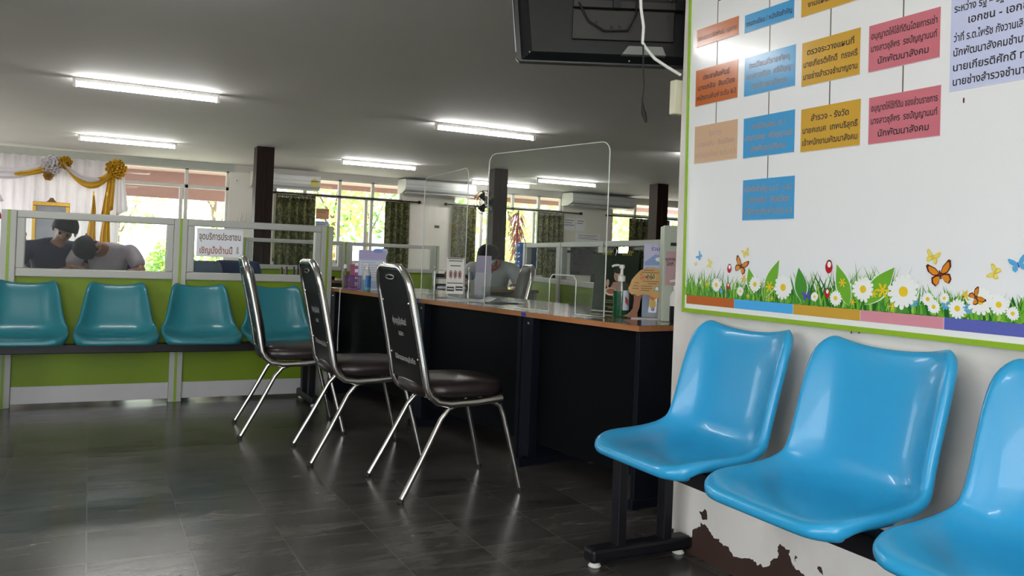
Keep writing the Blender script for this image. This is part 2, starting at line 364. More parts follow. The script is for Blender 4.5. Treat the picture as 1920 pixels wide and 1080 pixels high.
# ------------------------------------------------------------------ moulded seat shell (local: sits facing -y, back at y = 0)
def seat_shell(name, m, parent, x, tw=1.0, hs=1.0):
    prof = [(-.418, .421, .196, 0), (-.428, .423, .206, .002), (-.434, .433, .213, .006), (-.429, .446, .218, .010), (-.410, .452, .223, .014), (-.36, .454, .228, .020), (-.29, .450, .231, .026), (-.22, .445, .232, .034), (-.15, .446, .230, .044), (-.098, .460, .224, .054),
            (-.068, .490, .215, .060), (-.050, .540, .207, .060), (-.036, .604, .201, .056), (-.022, .676, .196, .050), (-.009, .742, .190, .042), (.000, .780, .184, .034), (.006, .806, .172, .022), (.012, .818, .154, .010), (.022, .819, .146, .002), (.029, .806, .144, 0)]
    prof = [(d, z if z < .48 else .48 + (z - .48) * hs, hw * (1 + (tw - 1) * min(1, max(0, (z - .46) / .3))), cu) for d, z, hw, cu in prof]
    N = 16; NR = 5; vs = []; ztop = max(p[1] for p in prof)
    for i, (d, z, hw, cu) in enumerate(prof):
        a = prof[max(i - 1, 0)]; b = prof[min(i + 1, len(prof) - 1)]; ty, tz = b[0] - a[0], b[1] - a[1]; L = math.hypot(ty, tz) or 1; ny, nz = -tz / L, ty / L
        rr = .015 if 2 < i < len(prof) - 3 else .006
        row = []
        for k in range(N + 1):
            s_ = -1 + 2 * k / N; q = abs(s_); row.append((s_ * (hw - rr), cu * q ** 4.0))
        roll = [(rr * math.sin(f), cu - rr * (1 - math.cos(f))) for f in [math.radians(160) * (j + 1) / NR for j in range(NR)]]
        row = [(-(hw - rr) - dx, c) for dx, c in roll[::-1]] + row + [((hw - rr) + dx, c) for dx, c in roll]
        for xx, c in row:
            q = min(1, abs(xx) / hw); dip = -.016 * (1 - q * q) * min(1, max(0, (z - ztop + .06) / .05))
            vs.append((x + xx, d + ny * c + (.055 * q ** 9 * min(1, (-.33 - d) / .08) if d < -.33 else 0), z + nz * c + dip))
    W = N + 1 + 2 * NR
    fs = [(i * W + k, i * W + k + 1, (i + 1) * W + k + 1, (i + 1) * W + k) for i in range(len(prof) - 1) for k in range(W - 1)]
    return MB().add(vs, fs).build(name, m, parent, smooth=180, solid=.006, sub=1)
def make_bench(name, label, loc, rz, seats, m, x0, x1, legs, tw=1.0, hs=1.0):
    t = thing(name, label, 'bench', loc, rz, 'rows of moulded waiting seats')
    for x in seats:
        seat_shell('seat', m, t, x, tw, hs)
        MB().box(x - .11, x + .11, -.36, -.13, .412, .426).build('seat_bracket', M_black, t, bevel=.002)
    MB().box(x0, x1, -.25, -.18, .358, .412).build('rail', M_black, t, bevel=.004)
    for x in legs:
        l = MB()
        for dy in (-.22, -.03): l.box(x - .022, x + .022, dy - .018, dy + .018, .055, .39)
        l.box(x - .022, x + .022, -.22, -.03, .33, .36)
        lg = l.build('leg', M_black, t, bevel=.004)
        MB().box(x - .032, x + .032, -.34, .068, .018, .065).build('foot', M_black, t, bevel=.012)
        for dy in (-.31, .035): MB().lathe([(.018, 0), (.022, .004), (.016, .012), (.008, .02)], (x, dy, 0), 14).build('glide', M_white, t, smooth=40)
    return t
make_bench('waiting_bench', 'black framed bench of teal plastic seats along the green partition', (0, 5.63, 0), 0, [-.315, .165, .640, 1.115], M_teal, -.60, 1.40, [1.33, -.5], .90, .83)
make_bench('waiting_bench', 'black framed bench of bright blue plastic seats under the staff chart', (1.828, 0, 0), -PI / 2, [-1.955, -1.445, -.935, -.425], M_blue, -2.33, .10, [-2.28, -.02], 1.13, 1.0)

# ------------------------------------------------------------------ banquet chairs (local: faces +x)
def make_chair():
    t = thing('banquet_chair', '', 'chair', (0, 0, 0), 0, 'chrome banquet chairs at the counter')
    sc = MB(); ring = []
    for k in range(28):
        a = 2 * PI * k / 28; c_, s_ = math.cos(a), math.sin(a); q = 3.6
        r = (abs(c_) ** q + abs(s_) ** q) ** (-1 / q); ring.append((.012 + .20 * r * c_, .208 * r * s_))
    lay = [(.86, .408), (1, .418), (1.03, .440), (1.01, .462), (.93, .474), (.6, .482), (.2, .485)]
    vs = [((x - .012) * k + .012, y * k, z) for k, z in lay for x, y in ring]; n = 28
    fs = [(i * n + k, i * n + (k + 1) % n, (i + 1) * n + (k + 1) % n, (i + 1) * n + k) for i in range(len(lay) - 1) for k in range(n)] + [tuple(range(n))[::-1], tuple((len(lay) - 1) * n + k for k in range(n))]
    sc.add(vs, fs).build('seat_cushion', M_vinyl, t, smooth=60)
    # the line of the leaning back in the x-z plane
    def bk(z): return -.172 - .108 * ((z - .43) / .517) ** 1.15 if z > .43 else -.172 + (.43 - z) * .5
    # outline of the back, y as a function of z, with round shoulders
    zt = .945; rs = .10
    def hw(z):
        w_ = .204 - .014 * (z - .43) / .5
        if z > zt - rs:
            k = (z - (zt - rs)) / rs; w_ = w_ - rs + rs * math.sqrt(max(0, 1 - k * k))
        return w_
    zs = [.462, .50, .58, .66, .74, .80, .845] + [zt - rs * (1 - math.sin(PI / 2 * k / 6)) for k in range(1, 7)]
    N = 12; fr = []; bc = []
    for z in zs:
        for k in range(N + 1):
            s_ = -1 + 2 * k / N; y = s_ * (hw(z) - .008); bul = .030 * (1 - s_ ** 4) * min(1, (z - .455) / .05) * min(1, max(0.1, (zt - z) / .05))
            fr.append((bk(z) + .010 + bul, y, z)); bc.append((bk(z) - .006, y, z))
    W = N + 1; R_ = len(zs); b = MB()
    off = len(fr); fs = []
    for i in range(R_ - 1):
        for k in range(N):
            q = (i * W + k, i * W + k + 1, (i + 1) * W + k + 1, (i + 1) * W + k); fs.append(q); fs.append(tuple(off + j for j in q[::-1]))
        fs += [(i * W, (i + 1) * W, off + (i + 1) * W, off + i * W), (i * W + N, off + i * W + N, off + (i + 1) * W + N, (i + 1) * W + N)]
    fs += [(k, off + k, off + k + 1, k + 1) for k in range(N)] + [((R_ - 1) * W + k, (R_ - 1) * W + k + 1, off + (R_ - 1) * W + k + 1, off + (R_ - 1) * W + k) for k in range(N)]
    back = b.add(fr + bc, fs).build('backrest', M_vinylb, t, smooth=50)
    def B(y, z, d): return (bk(z) - .0068 - d, -y, z)
    for ln, z, sz, wd in (('ทุ่นบุญจุ้นจินต์', .705, .036, .17), ('และ', .655, .03, .06), ('นิธิกรและอนุบันทึก', .545, .030, .25)):
        tx = MB(); put_text(tx, ln, B, 0, z, size=sz, width=wd); part_label(tx.build('lettering', M_inkwh, back, fixn=False), 'small white stencilled lettering')
    hd = MB(); hd.tube([(bk(.90) - .012, .055 * math.cos(a), .905 + .009 * math.sin(a)) for a in [2 * PI * k / 20 for k in range(20)]], .004, 6, closed=True)
    part_label(hd.build('hand_grip', M_chrome, back, smooth=60), 'chrome ring of the hand grip')
    for y in (-.165, .165):
        for z in (.80, .57): MB().ball((bk(z) - .007, y, z), .006, 8, 5).build('screw', M_chrome, back, smooth=60)
    # chrome tube that runs up one side, over the top and down
    path = []
    side = [(.17, .404), (.05, .392), (-.07, .388), (-.125, .398), (-.158, .425)] + [(bk(z), z) for z in (.46, .55, .65, .75, .845)]
    for x, z in side: path.append((x, -.205 if z < .46 else -hw(z) - .004, z))
    for z in zs[7:]: path.append((bk(z), -hw(z) - .004, z + .004))
    path += [(x, -y, z) for x, y, z in path[::-1]]
    MB().tube(path, .016, 10).build('back_frame', M_chrome, t, smooth=60)
    for s_ in (-1, 1):
        y = .19 * s_
        g = MB().tube([(.17, y, .394), (.06, y, .392), (-.02, y, .386), (-.07, y + .004 * s_, .366), (-.105, y + .008 * s_, .325), (-.19, y + .018 * s_, .16), (-.272, y + .026 * s_, .012)], .0115, 10).build('leg', M_chrome, t, smooth=60)
        MB().tube([(-.270, y + .0258 * s_, .016), (-.278, y + .027 * s_, 0)], .0135, 10).build('foot_cap', M_rubber, g, smooth=40)
        g = MB().tube([(.06, y, .392), (.13, y, .390), (.168, y + .002 * s_, .372), (.186, y + .004 * s_, .33), (.232, y + .014 * s_, .16), (.270, y + .022 * s_, .012)], .0115, 10).build('leg', M_chrome, t, smooth=60)
        MB().tube([(.269, y + .0218 * s_, .016), (.273, y + .023 * s_, 0)], .0135, 10).build('foot_cap', M_rubber, g, smooth=40)
    MB().tube([(.13, -.19, .392), (.13, .19, .392)], .009, 8).tube([(-.10, -.2, .392), (-.10, .2, .392)], .009, 8).build('cross_bar', M_chrome, t, smooth=60)
    return t
ch = make_chair(); ch.location = (1.427, 3.364, 0); ch['label'] = 'chrome banquet chair nearest the camera, back printed with white lettering'
dup(ch, (1.235, 4.04, 0), math.radians(-2), 'chrome banquet chair in the middle of the row of three along the counter')
dup(ch, (1.035, 4.70, 0), math.radians(-5), 'chrome banquet chair closest to the teal seats, seen side-on')
dup(ch, (2.71, 5.60, 0), math.radians(165), 'chrome and black banquet chair standing behind the counter')['group'] = 'chairs behind the counter'

# ------------------------------------------------------------------ counter made of three desks
CA = math.atan2(.1516, .9884); CO = Vector((1.993, 2.737, 0)); E2 = Vector((.9884, .1516, 0)); E1 = Vector((-.1516, .9884, 0))
def cp(a, b, z=.75): return CO + E2 * a + E1 * b + Vector((0, 0, z))      # a: across the counter, b: along it
def make_desk(label, b0, b1, near=False):
    t = thing('counter_desk', label, 'desk', cp(0, b0, 0), CA, 'black and cherry counter desks')
    L = b1 - b0 - .003
    MB().box(0, .75, 0, L, .7255, .7485).box(-.001, .75, 0, L, .7485, .75, 1).build('desktop', [M_cherry, M_cherrytop], t, bevel=.002)
    for y0 in (.004, L - .029):
        MB().box(.012, .735, y0, y0 + .025, .04, .7255).build('side_panel', M_navy, t, bevel=.002)
        MB().box(.0, .75, y0 - .0035, y0 + .0285, 0, .04).build('foot_rail', M_navy, t, bevel=.003)
    MB().box(.06, .078, .029, L - .029, .12, .7255).build('modesty_panel', M_navyd, t)
    MB().box(.012, .06, L - .085, L - .029, .06, .7255).build('cable_upright', M_navy, t, bevel=.002)
    sc_ = MB().lathe([(.007, 0), (.006, .003), (0.001, .004)], (0, 0, 0), 14); sc_.v = [Vector((.0115 - v.z, L - .055 + v.x, .695 + v.y)) for v in sc_.v]; part_label(sc_.build('screw_cap', M_chrome, t, smooth=40), 'round silver screw cap')
    st = MB().box(-.0022, -.0012, L - .045, L - .008, .728, .746); part_label(st.build('sticker', mat('blue_sticker', (.03, .06, .35), .4), t), 'small blue sticker')
    return t
make_desk('black counter desk with cherry top at the near end by the wall', 0, .81)
make_desk('black counter desk with cherry top in the middle of the counter', .81, 1.846)
make_desk('black counter desk with cherry top at the far end by the partition', 1.846, 3.10)
tag(MB().tube([(1.535, 5.54, .752), (1.532, 5.535, .60), (1.528, 5.53, .42), (1.53, 5.53, .33)], .0035, 6).build('white_cable', M_white, smooth=60), 'thin white cable hanging from the far end of the counter', 'cable')

# acrylic screens standing on the counter, each with a slot
def screen(label, p0, p1, ztop, slot):
    p0, p1 = Vector(p0), Vector(p1); L = (p1 - p0).length; rz = math.atan2(p1.y - p0.y, p1.x - p0.x)
    t = thing('acrylic_screen', label, 'screen', (p0.x, p0.y, .7536), rz, 'clear acrylic counter screens')
    H = ztop - .75; r = .05
    out = [(0, 0), (slot[0], 0)] + [(slot[0], slot[2] - .02), (slot[0] + .02, slot[2]), (slot[1] - .02, slot[2]), (slot[1], slot[2] - .02), (slot[1], 0)] + [(L, 0)]
    out += [(L - r + r * math.cos(a), H - r + r * math.sin(a)) for a in [PI / 2 * k / 6 for k in range(7)]]
    out += [(r + r * math.cos(a), H - r + r * math.sin(a)) for a in [PI / 2 + PI / 2 * k / 6 for k in range(7)]]
    fn = lambda x, z, d: (x, d, z)
    MB().prism(out, fn, -.002, .002).build('sheet', M_acryl, t)
    MB().tube([(x, 0, z) for x, z in out], .0031, 6, closed=True).build('polished_edge', M_acedge, t, smooth=60)
    for x in (.10, L - .10): MB().box(x - .003, x + .003, -.10, .10, 0, .10).build('foot', M_acryl, t)
    return t
screen('nearest clear acrylic screen, the larger one, on the counter', (1.885, 3.98), (2.090, 3.14), 1.55, (.50, .68, .18))
screen('clear acrylic screen further along the counter by the leaflet rack', (2.03, 5.30), (1.975, 4.45), 1.525, (.30, .55, .16))

# ------------------------------------------------------------------ staff chart on the wall
def BP(s, z, d=0): return (1.885 - .018 * (z - .84) - d, 2.322 - s, z)
BO = Vector(BP(0, .84)); BL = 1.95; BT = 2.18
bt = thing('staff_chart_board', 'white staff chart board with coloured name panels and a printed flower meadow', 'notice board', BO)
MB().box(0, 1, 0, 1, 0, 1)
fr = MB()
fr.prism([(0, .838), (BL, .838), (BL, .852), (0, .852)], BP, -.008, .012).prism([(0, .852), (.0065, .852), (.0065, BT), (0, BT)], BP, -.008, .012).prism([(0, BT - .014), (BL, BT - .014), (BL, BT), (0, BT)], BP, -.008, .0125).prism([(BL - .012, .852), (BL, .852), (BL, BT), (BL - .012, BT)], BP, -.008, .012)
fr.build('frame', mat('lime_green_frame', (.26, .44, .02), .4, var=.08), bt, org=BO)
M_board = mat('glossy_white_vinyl', (.80, .81, .82), .14, var=.015, scale=3)
MB().prism([(.006, .85), (BL - .01, .85), (BL - .01, BT - .01), (.006, BT - .01)], BP, -.006, .004).build('panel', M_board, bt, org=BO)
TC = dict(orange=(.50, .125, .022), blue=(.06, .32, .62), yellow=(.58, .34, .045), pink=(.58, .17, .21), beige=(.60, .40, .26), lav=(.56, .60, .82))
M_tile = {k: mat('%s_name_panel' % k, v, .16, var=.03) for k, v in TC.items()}
tiles = [('orange', .040, .248, 1.762, 1.824, ['งานประชาสัมพันธ์ / ธุรการ'], M_inkbr), ('orange', .040, .250, 1.556, 1.682, ['ประชาสัมพันธ์', 'นางเกสิน  สินเบียง', 'พนักงานพิมพ์ ระดับ ส.3'], M_ink), ('beige', .041, .254, 1.356, 1.486, ['ธุรการ', 'นางเกสิน  สินเบียง', 'พนักงานพิมพ์ ระดับ ส.3'], M_faintb),
         ('blue', .277, .487, 1.759, 1.817, ['งานทะเบียน / หนังสือสำคัญ'], M_ink), ('blue', .281, .497, 1.553, 1.678, ['ทะเบียนที่ราชพัสดุ', 'นางสาวชุติมา  ศรีปัญญา', 'นักพัฒนาสังคม'], M_faint), ('blue', .283, .500, 1.353, 1.482, ['ทะเบียนคุม ส.1', 'นางสาวสมญา  ศรีปัญญานนท์', 'นักพัฒนาสังคม'], M_faint), ('blue', .286, .505, 1.153, 1.283, ['หนังสือสำคัญ น.ส.2   น.ส.3', 'นางเกสิน  สินเบียง', 'พนักงานพิมพ์ ระดับ ส.3'], M_faint),
         ('yellow', .516, .729, 1.752, 1.825, ['งานแผนที่ / สำรวจ'], M_ink), ('yellow', .523, .731, 1.544, 1.674, ['ตรวจระวางแผนที่', 'นายเกียรติศักดิ์  ทรงศรี', 'นายช่างสำรวจชำนาญงาน'], M_ink), ('yellow', .525, .737, 1.349, 1.477, ['สำรวจ - รังวัด', 'นายคเณศ  เทพบริสุทธิ์', 'เจ้าพนักงานพัฒนาสังคม'], M_ink),
         ('pink', .758, .970, 1.752, 1.825, ['งานจัดที่ดิน'], M_ink), ('pink', .760, .971, 1.543, 1.670, ['อนุญาตให้ใช้ที่ดินโดยการเช่า', 'นางสาวชุลีพร  รชปัญญานนท์', 'นักพัฒนาสังคม'], M_ink), ('pink', .765, .977, 1.347, 1.474, ['อนุญาตให้ใช้ที่ดิน ของส่วนราชการ', 'นางสาวชุลีพร  รชปัญญานนท์', 'นักพัฒนาสังคม'], M_ink),
         ('lav', 1.000, 1.250, 1.452, 1.680, ['ระหว่าง รัฐ – รัฐ , รัฐ – เอกชน', 'เอกชน - เอกชน', 'ว่าที่ ร.ต.ไพรัช กังวานเลิศปัญญา', 'นักพัฒนาสังคมชำนาญการ', 'นายเกียรติศักดิ์ ทรงศรี', 'นายช่างสำรวจชำนาญงาน'], M_ink)]
for col, s0, s1, z0, z1, lines, ink in tiles:
    p = MB().prism([(s0, z0), (s1, z0), (s1, z1), (s0, z1)], BP, .003, .0052).build('name_panel', M_tile[col], bt, org=BO)
    n = len(lines); W = s1 - s0
    if n == 1: pos = [z0 + (z1 - z0) * .34]
    elif n == 3: pos = [z0 + (z1 - z0) * k for k in (.70, .43, .15)]
    else: pos = [z0 + (z1 - z0) * k for k in (.845, .70, .53, .375, .215, .06)]
    sz = .0245 if n == 3 else (.026 if n == 6 else .022)
    for ln, b in zip(lines, pos):
        v, f, x0, x1, y0, y1 = text_mesh(ln); wd = min((x1 - x0) * sz * 1.02, W * .93)
        tm = MB(); put_text(tm, ln, BP, (s0 + s1) / 2, b, size=sz, width=wd, d=.0055); tm.build('lettering', ink, p, org=BO, fixn=False)
    rim = MB()
    for q in ([(s0, z0), (s1, z0), (s1, z0 + .0014), (s0, z0 + .0014)],): rim.flat(q, BP, .0055)
    rim.build('panel_edge', M_wht, p, org=BO)
# connecting lines
M_line = mat('dark_brown_line', (.10, .08, .05), .3)
def vl(s, a, b): MB().prism([(s - .0016, a), (s + .0016, a), (s + .0016, b), (s - .0016, b)], BP, .003, .0048).build('connector_line', M_line, bt, org=BO)
for s, a, b in ((.145, 1.824, 1.90), (.148, 1.486, 1.556), (.385, 1.817, 1.90), (.389, 1.678, 1.759), (.391, 1.482, 1.553), (.393, 1.283, 1.353), (.627, 1.674, 1.752), (.629, 1.477, 1.544), (.865, 1.670, 1.752), (.868, 1.474, 1.543), (.627, 1.825, 1.9), (.865, 1.825, 1.9)): vl(s, a, b)
vl(.1465, 1.682, 1.762)
MB().prism([(.145, 1.898), (1.2, 1.898), (1.2, 1.902), (.145, 1.902)], BP, .003, .0048).build('connector_line', M_line, bt, org=BO)
# colour strip
for col, a, b in (('orange', .016, .256), ('blue', .258, .509), ('yellow', .511, .751), ('pink', .753, .999), ('violet', 1.001, 1.30), ('orange', 1.302, 1.6), ('blue', 1.602, 1.93)):
    m = {'pink': mat('pale_pink_strip', (.66, .27, .33), .16, var=.03), 'blue': mat('sky_blue_strip', (.07, .40, .80), .16, var=.03)}.get(col) or M_tile.get(col) or mat('violet_strip', (.105, .125, .45), .16, var=.03)
    MB().prism([(a, .868), (b, .868), (b, .898), (a, .898)], BP, .003, .005).build('colour_strip', m, bt, org=BO)
# printed meadow
G = [mat('print_green_%s' % n, c, .2, var=.1) for n, c in (('deep', (.015, .13, .02)), ('mid', (.06, .27, .03)), ('bright', (.15, .42, .03)), ('lime', (.34, .55, .08)))]
M_pw = mat('print_white', (.86, .87, .85), .2, var=.02); M_py = mat('print_yellow', (.80, .55, .02), .2); M_ply = mat('print_pale_yellow', (.74, .68, .18), .2); M_po = mat('print_orange', (.68, .24, .015), .2)
M_pr = mat('print_red', (.45, .012, .02), .2); M_pb = mat('print_sky_blue', (.10, .40, .72), .2); M_pv = mat('print_violet', (.08, .08, .38), .2); M_pk = mat('print_dark', (.10, .02, .015), .2)
rnd = random.Random(3)
gr = MB()
dens = lambda s: .042 + .018 * (math.sin(s * 9.5 + .8) * .5 + .5) + .018 * max(0, math.sin(s * 5.1 - 2.4))
for i in range(95):   # deep green base
    s = .016 + 1.90 * i / 95; hgt = .020 + .024 * rnd.random() + (.018 if .25 < s % .75 < .66 else 0)
    gr.flat([(s, .898), (s + .026, .898), (s + .02, .898 + hgt * .7), (s + .012, .898 + hgt), (s + .004, .898 + hgt * .6)], BP, .0042, 0)
for i in range(1500):
    s = .012 + 1.91 * rnd.random(); k = rnd.random(); h_ = dens(s) * (.55 + 1.25 * rnd.random() ** 2.2) * (.75 + .3 * k); wd = .0022 + .0026 * rnd.random(); ln = (rnd.random() - .5) * h_ * 1.1; b = .898 + .004 * rnd.random()
    d = .0043 + .0006 * i / 1500; mi = rnd.choice((0, 1, 1, 2, 2, 3))
    gr.flat([(s - wd, b), (s + wd, b), (s + wd * .75 + ln * .28, b + h_ * .5), (s + ln, b + h_), (s - wd * .75 + ln * .28, b + h_ * .5)], BP, d, mi)
def leaf(s, z, L, W, ang, m):
    c, n_ = math.cos(ang), math.sin(ang); P = []
    for k in range(13):
        a = k / 12; P.append((a * L, W * math.sin(PI * a) * (1 - .35 * a)))
    P += [(x, -y) for x, y in P[-2:0:-1]]
    for kk, dd, mm in ((1.12, .00495, 4), (1, .0050, m)):
        gr.flat([(s + (x * c - y * kk * n_), z + (x * n_ + y * kk * c)) for x, y in P], BP, dd, mm)
for a in ((.392, .908, .135, .027, 1.12, 2), (.345, .915, .090, .022, 1.85, 2), (.548, .905, .105, .028, 1.75, 1), (.715, .905, .125, .028, 1.95, 2), (.765, .912, .140, .032, .85, 2), (1.60, .905, .13, .03, 1.2, 2)): leaf(*a)
gr.build('meadow_print', G + [M_pw], bt, org=BO, fixn=False)
def daisy(s, z, r, yel=True, n=15, pet=M_pw, rc=.30):
    f = MB()
    for k in range(n):
        a = 2 * PI * k / n; ra = r * (.9 + .2 * rnd.random()); c, n_ = math.cos(a), math.sin(a)
        P = [(r * .15, -.06 * r), (ra * .6, -.17 * r), (ra * .92, -.13 * r), (ra, 0), (ra * .92, .13 * r), (ra * .6, .17 * r), (r * .15, .06 * r)]
        f.flat([(s + x * c - y * n_, z + x * n_ + y * c) for x, y in P], BP, .0053 + .00002 * k, 0)
    f.flat([(s + rc * r * math.cos(2 * PI * k / 14), z + rc * r * math.sin(2 * PI * k / 14)) for k in range(14)], BP, .0058, 1)
    f.build('daisy_print', [pet, M_py], bt, org=BO, fixn=False)
for a in ((.170, .940, .024), (.350, .950, .026), (.285, .925, .016), (.470, .946, .037), (.592, .925, .014), (.668, .925, .022), (.760, .955, .035), (.885, .955, .045), (.955, .940, .018), (.972, .922, .018), (1.000, .945, .014), (1.035, .922, .024), (1.092, .945, .034), (1.137, .938, .024), (1.17, .92, .016), (1.30, .95, .035), (1.42, .94, .03), (1.56, .945, .035), (1.7, .94, .03)): daisy(*a)
for a in ((.195, .92, .009), (.915, .930, .014), (1.005, .928, .013), (1.062, .922, .013)): daisy(*a, n=9, pet=M_pb, rc=.15)
for a in ((.300, .966, .013), (.413, .945, .018), (.690, .970, .014), (.822, .955, .022), (.795, .945, .012), (.12, .940, .010), (1.055, .955, .012), (.32, .912, .008), (.425, .898 + .012, .008), (.855, .915, .011), (.727, .918, .01)): daisy(*a, n=6, pet=M_py, rc=.3)
def butterfly(s, z, r, ang, cols):
    f = MB(); c, n_ = math.cos(ang), math.sin(ang)
    def T(x, y): return (s + r * (x * c - y * n_), z + r * (x * n_ + y * c))
    for sg in (-1, 1):
        W1 = [(0, .05), (sg * .30, .55), (sg * .85, .95), (sg * 1.02, .85), (sg * .95, .4), (sg * .6, .02), (sg * .2, -.05)]
        W2 = [(0, -.02), (sg * .35, .02), (sg * .75, -.1), (sg * .80, -.5), (sg * .55, -.8), (sg * .25, -.6)]
        for W in (W1, W2):
            cx = sum(p[0] for p in W) / len(W); cy = sum(p[1] for p in W) / len(W)
            f.flat([T(*p) for p in W], BP, .0059, 1); f.flat([T(cx + (p[0] - cx) * .74 - .04 * sg, cy + (p[1] - cy) * .74 - .03) for p in W], BP, .0060, 0)
    f.flat([T(x * .06, y) for x, y in ((-1, -.35), (1, -.35), (.8, .3), (-.8, .3))], BP, .0061, 2)
    f.build('butterfly_print', cols, bt, org=BO, fixn=False)
for a in ((.081, 1.035, .015, .9, [M_pb, M_pb, M_pv]), (.062, 1.008, .008, .4, [M_ply, M_ply, M_py]), (.286, 1.006, .030, -.35, [M_po, M_pk, M_pk]), (.306, 1.048, .016, .3, [M_ply, M_py, M_py]), (.135, 1.010, .016, 1.3, [M_ply, M_ply, M_py]), (.966, 1.045, .019, -.25, [M_ply, M_py, M_py]), (.988, 1.003, .034, .22, [M_po, M_pk, M_pk]), (1.126, 1.012, .017, 1.2, [M_ply, M_py, M_py]), (1.18, 1.032, .02, .3, [M_pb, M_pb, M_pv]), (1.082, .952, .02, -1.0, [M_po, M_pk, M_pk]), (.562, .925, .016, .2, [M_pv, M_pv, M_pk]), (1.5, 1.02, .03, .3, [M_po, M_pk, M_pk])): butterfly(*a)
def ladybug(s, z, r):
    f = MB(); el = lambda cx, cy, a, b: [(s + r * (cx + a * math.cos(2 * PI * k / 16)), z + r * (cy + b * math.sin(2 * PI * k / 16))) for k in range(16)]
    f.flat(el(.05, .55, .55, .62), BP, .0059, 2); f.flat(el(0, 0, .72, 1), BP, .0060, 0); f.flat(el(.08, .42, .36, .48), BP, .0061, 1)
    f.build('ladybug_print', [M_pr, M_pw, M_pk], bt, org=BO, fixn=False)
for a in ((.232, .996, .014), (.642, 1.012, .018), (.228, .938, .011), (.638, .937, .013)): ladybug(*a)
# small hook and screws of the board
hk = MB().tube([(BP(.733, .835)[0], 2.322 - .733 + .013 * math.cos(a), .833 + .011 * math.sin(a)) for a in [PI * k / 10 - .3 for k in range(12)]], .0022, 6)
part_label(hk.build('hanging_hook', mat('rusty_brass', (.25, .15, .06), .4, metal=.8), bt, org=BO, smooth=60), 'small rusty hook under the frame')
MB().prism([(1.0365, 1.42), (1.0395, 1.42), (1.0395, 1.432), (1.0365, 1.432)], BP, .003, .0055).build('screw_mark', M_pk, bt, org=BO)

# ------------------------------------------------------------------ television hung from the ceiling, seen from behind
TX = Vector((.8898, -.4563, 0)); TVo = Vector((1.447, 2.85, 1.767)); ta = math.atan2(TX.y, TX.x)
tv = thing('television', 'black flat television hung from the ceiling with its back to us', 'television', TVo, ta)
fn = lambda x, z, d: (x, d, z)
MB().prism([(.012, -.002), (.90, -.002), (.94, .02), (.97, .60), (-.055, .60), (-.002, .012)], fn, 0, .03).build('bezel', mat('black_bezel', (.006, .006, .007), .35), tv, bevel=.004)
MB().prism([(-.004, .03), (-.0005, .03), (-.030, .30), (-.055, .60), (-.060, .60)], fn, -.03, .0).build('side_strip', mat('silver_strip', (.45, .46, .48), .35), tv)
sh = MB()
q0 = [(.02, .008), (.90, .008), (.95, .60), (-.04, .60)]; q1 = [(.06, .035), (.86, .035), (.89, .58), (.0, .58)]; q2 = [(.16, .07), (.72, .07), (.72, .5), (.16, .5)]
sh.add([fn(x, z, 0) for x, z in q0] + [fn(x, z, -.03) for x, z in q1], [(0, 1, 5, 4), (1, 2, 6, 5), (2, 3, 7, 6), (3, 0, 4, 7), (4, 5, 6, 7)])
M_tvb = mat('black_tv_shell', (.005, .006, .0065), .45, var=.15, spec=.3)
shell = sh.build('rear_shell', M_tvb, tv, bevel=.003)
MB().prism([(.21, .085), (.60, .085), (.60, .20), (.21, .20)], fn, -.045, -.03).prism([(.21, .205), (.62, .205), (.62, .235), (.21, .235)], fn, -.055, -.03).build('connector_housing', mat('charcoal_housing', (.010, .009, .008), .5), tv, bevel=.003)
vt = MB()
for k in range(7): vt.prism([(.32, .27 + .018 * k), (.50, .27 + .018 * k), (.50, .276 + .018 * k), (.32, .276 + .018 * k)], fn, -.032, -.030)
vt.build('vent_slots', M_rubber, tv)
for x, z in ((.30, .15), (.36, .135), (.39, .135), (.42, .13)): MB().prism([(x - .006, z - .006), (x + .006, z - .006), (x + .006, z + .006), (x - .006, z + .006)], fn, -.047, -.044).build('socket', M_rubber, tv)
part_label(MB().prism([(.40, .028), (.57, .028), (.555, .062), (.425, .062)], fn, -.062, -.03).build('stand_socket', mat('grey_socket', (.20, .21, .20), .5), tv, bevel=.003), 'grey socket where a stand would plug in')
mt = MB().prism([(.36, .20), (.39, .20), (.39, .60), (.36, .60)], fn, -.075, -.03).prism([(.60, .20), (.63, .20), (.63, .60), (.60, .60)], fn, -.075, -.03).prism([(.33, .42), (.66, .42), (.66, .46), (.33, .46)], fn, -.095, -.07)
mt.tube([(.495, -.085, .44), (.495, -.085, .683)], .02, 12); mt.build('ceiling_bracket', M_black, tv)
for x, z in ((.05, .03), (.02, .26), (.235, .24), (.58, .24), (.57, .185), (.43, .004)): MB().ball((x, -.034 if x < .2 else -.057, z), .004, 8, 5).build('screw', M_chrome, tv)
MB().tube([fn(x, z, -.06) for x, z in ((.23, .22), (.27, .15), (.33, .115), (.42, .12), (.45, .18), (.45, .26), (.43, .5), (.44, .6))], .004, 6).build('black_lead', M_rubber, tv, smooth=60)
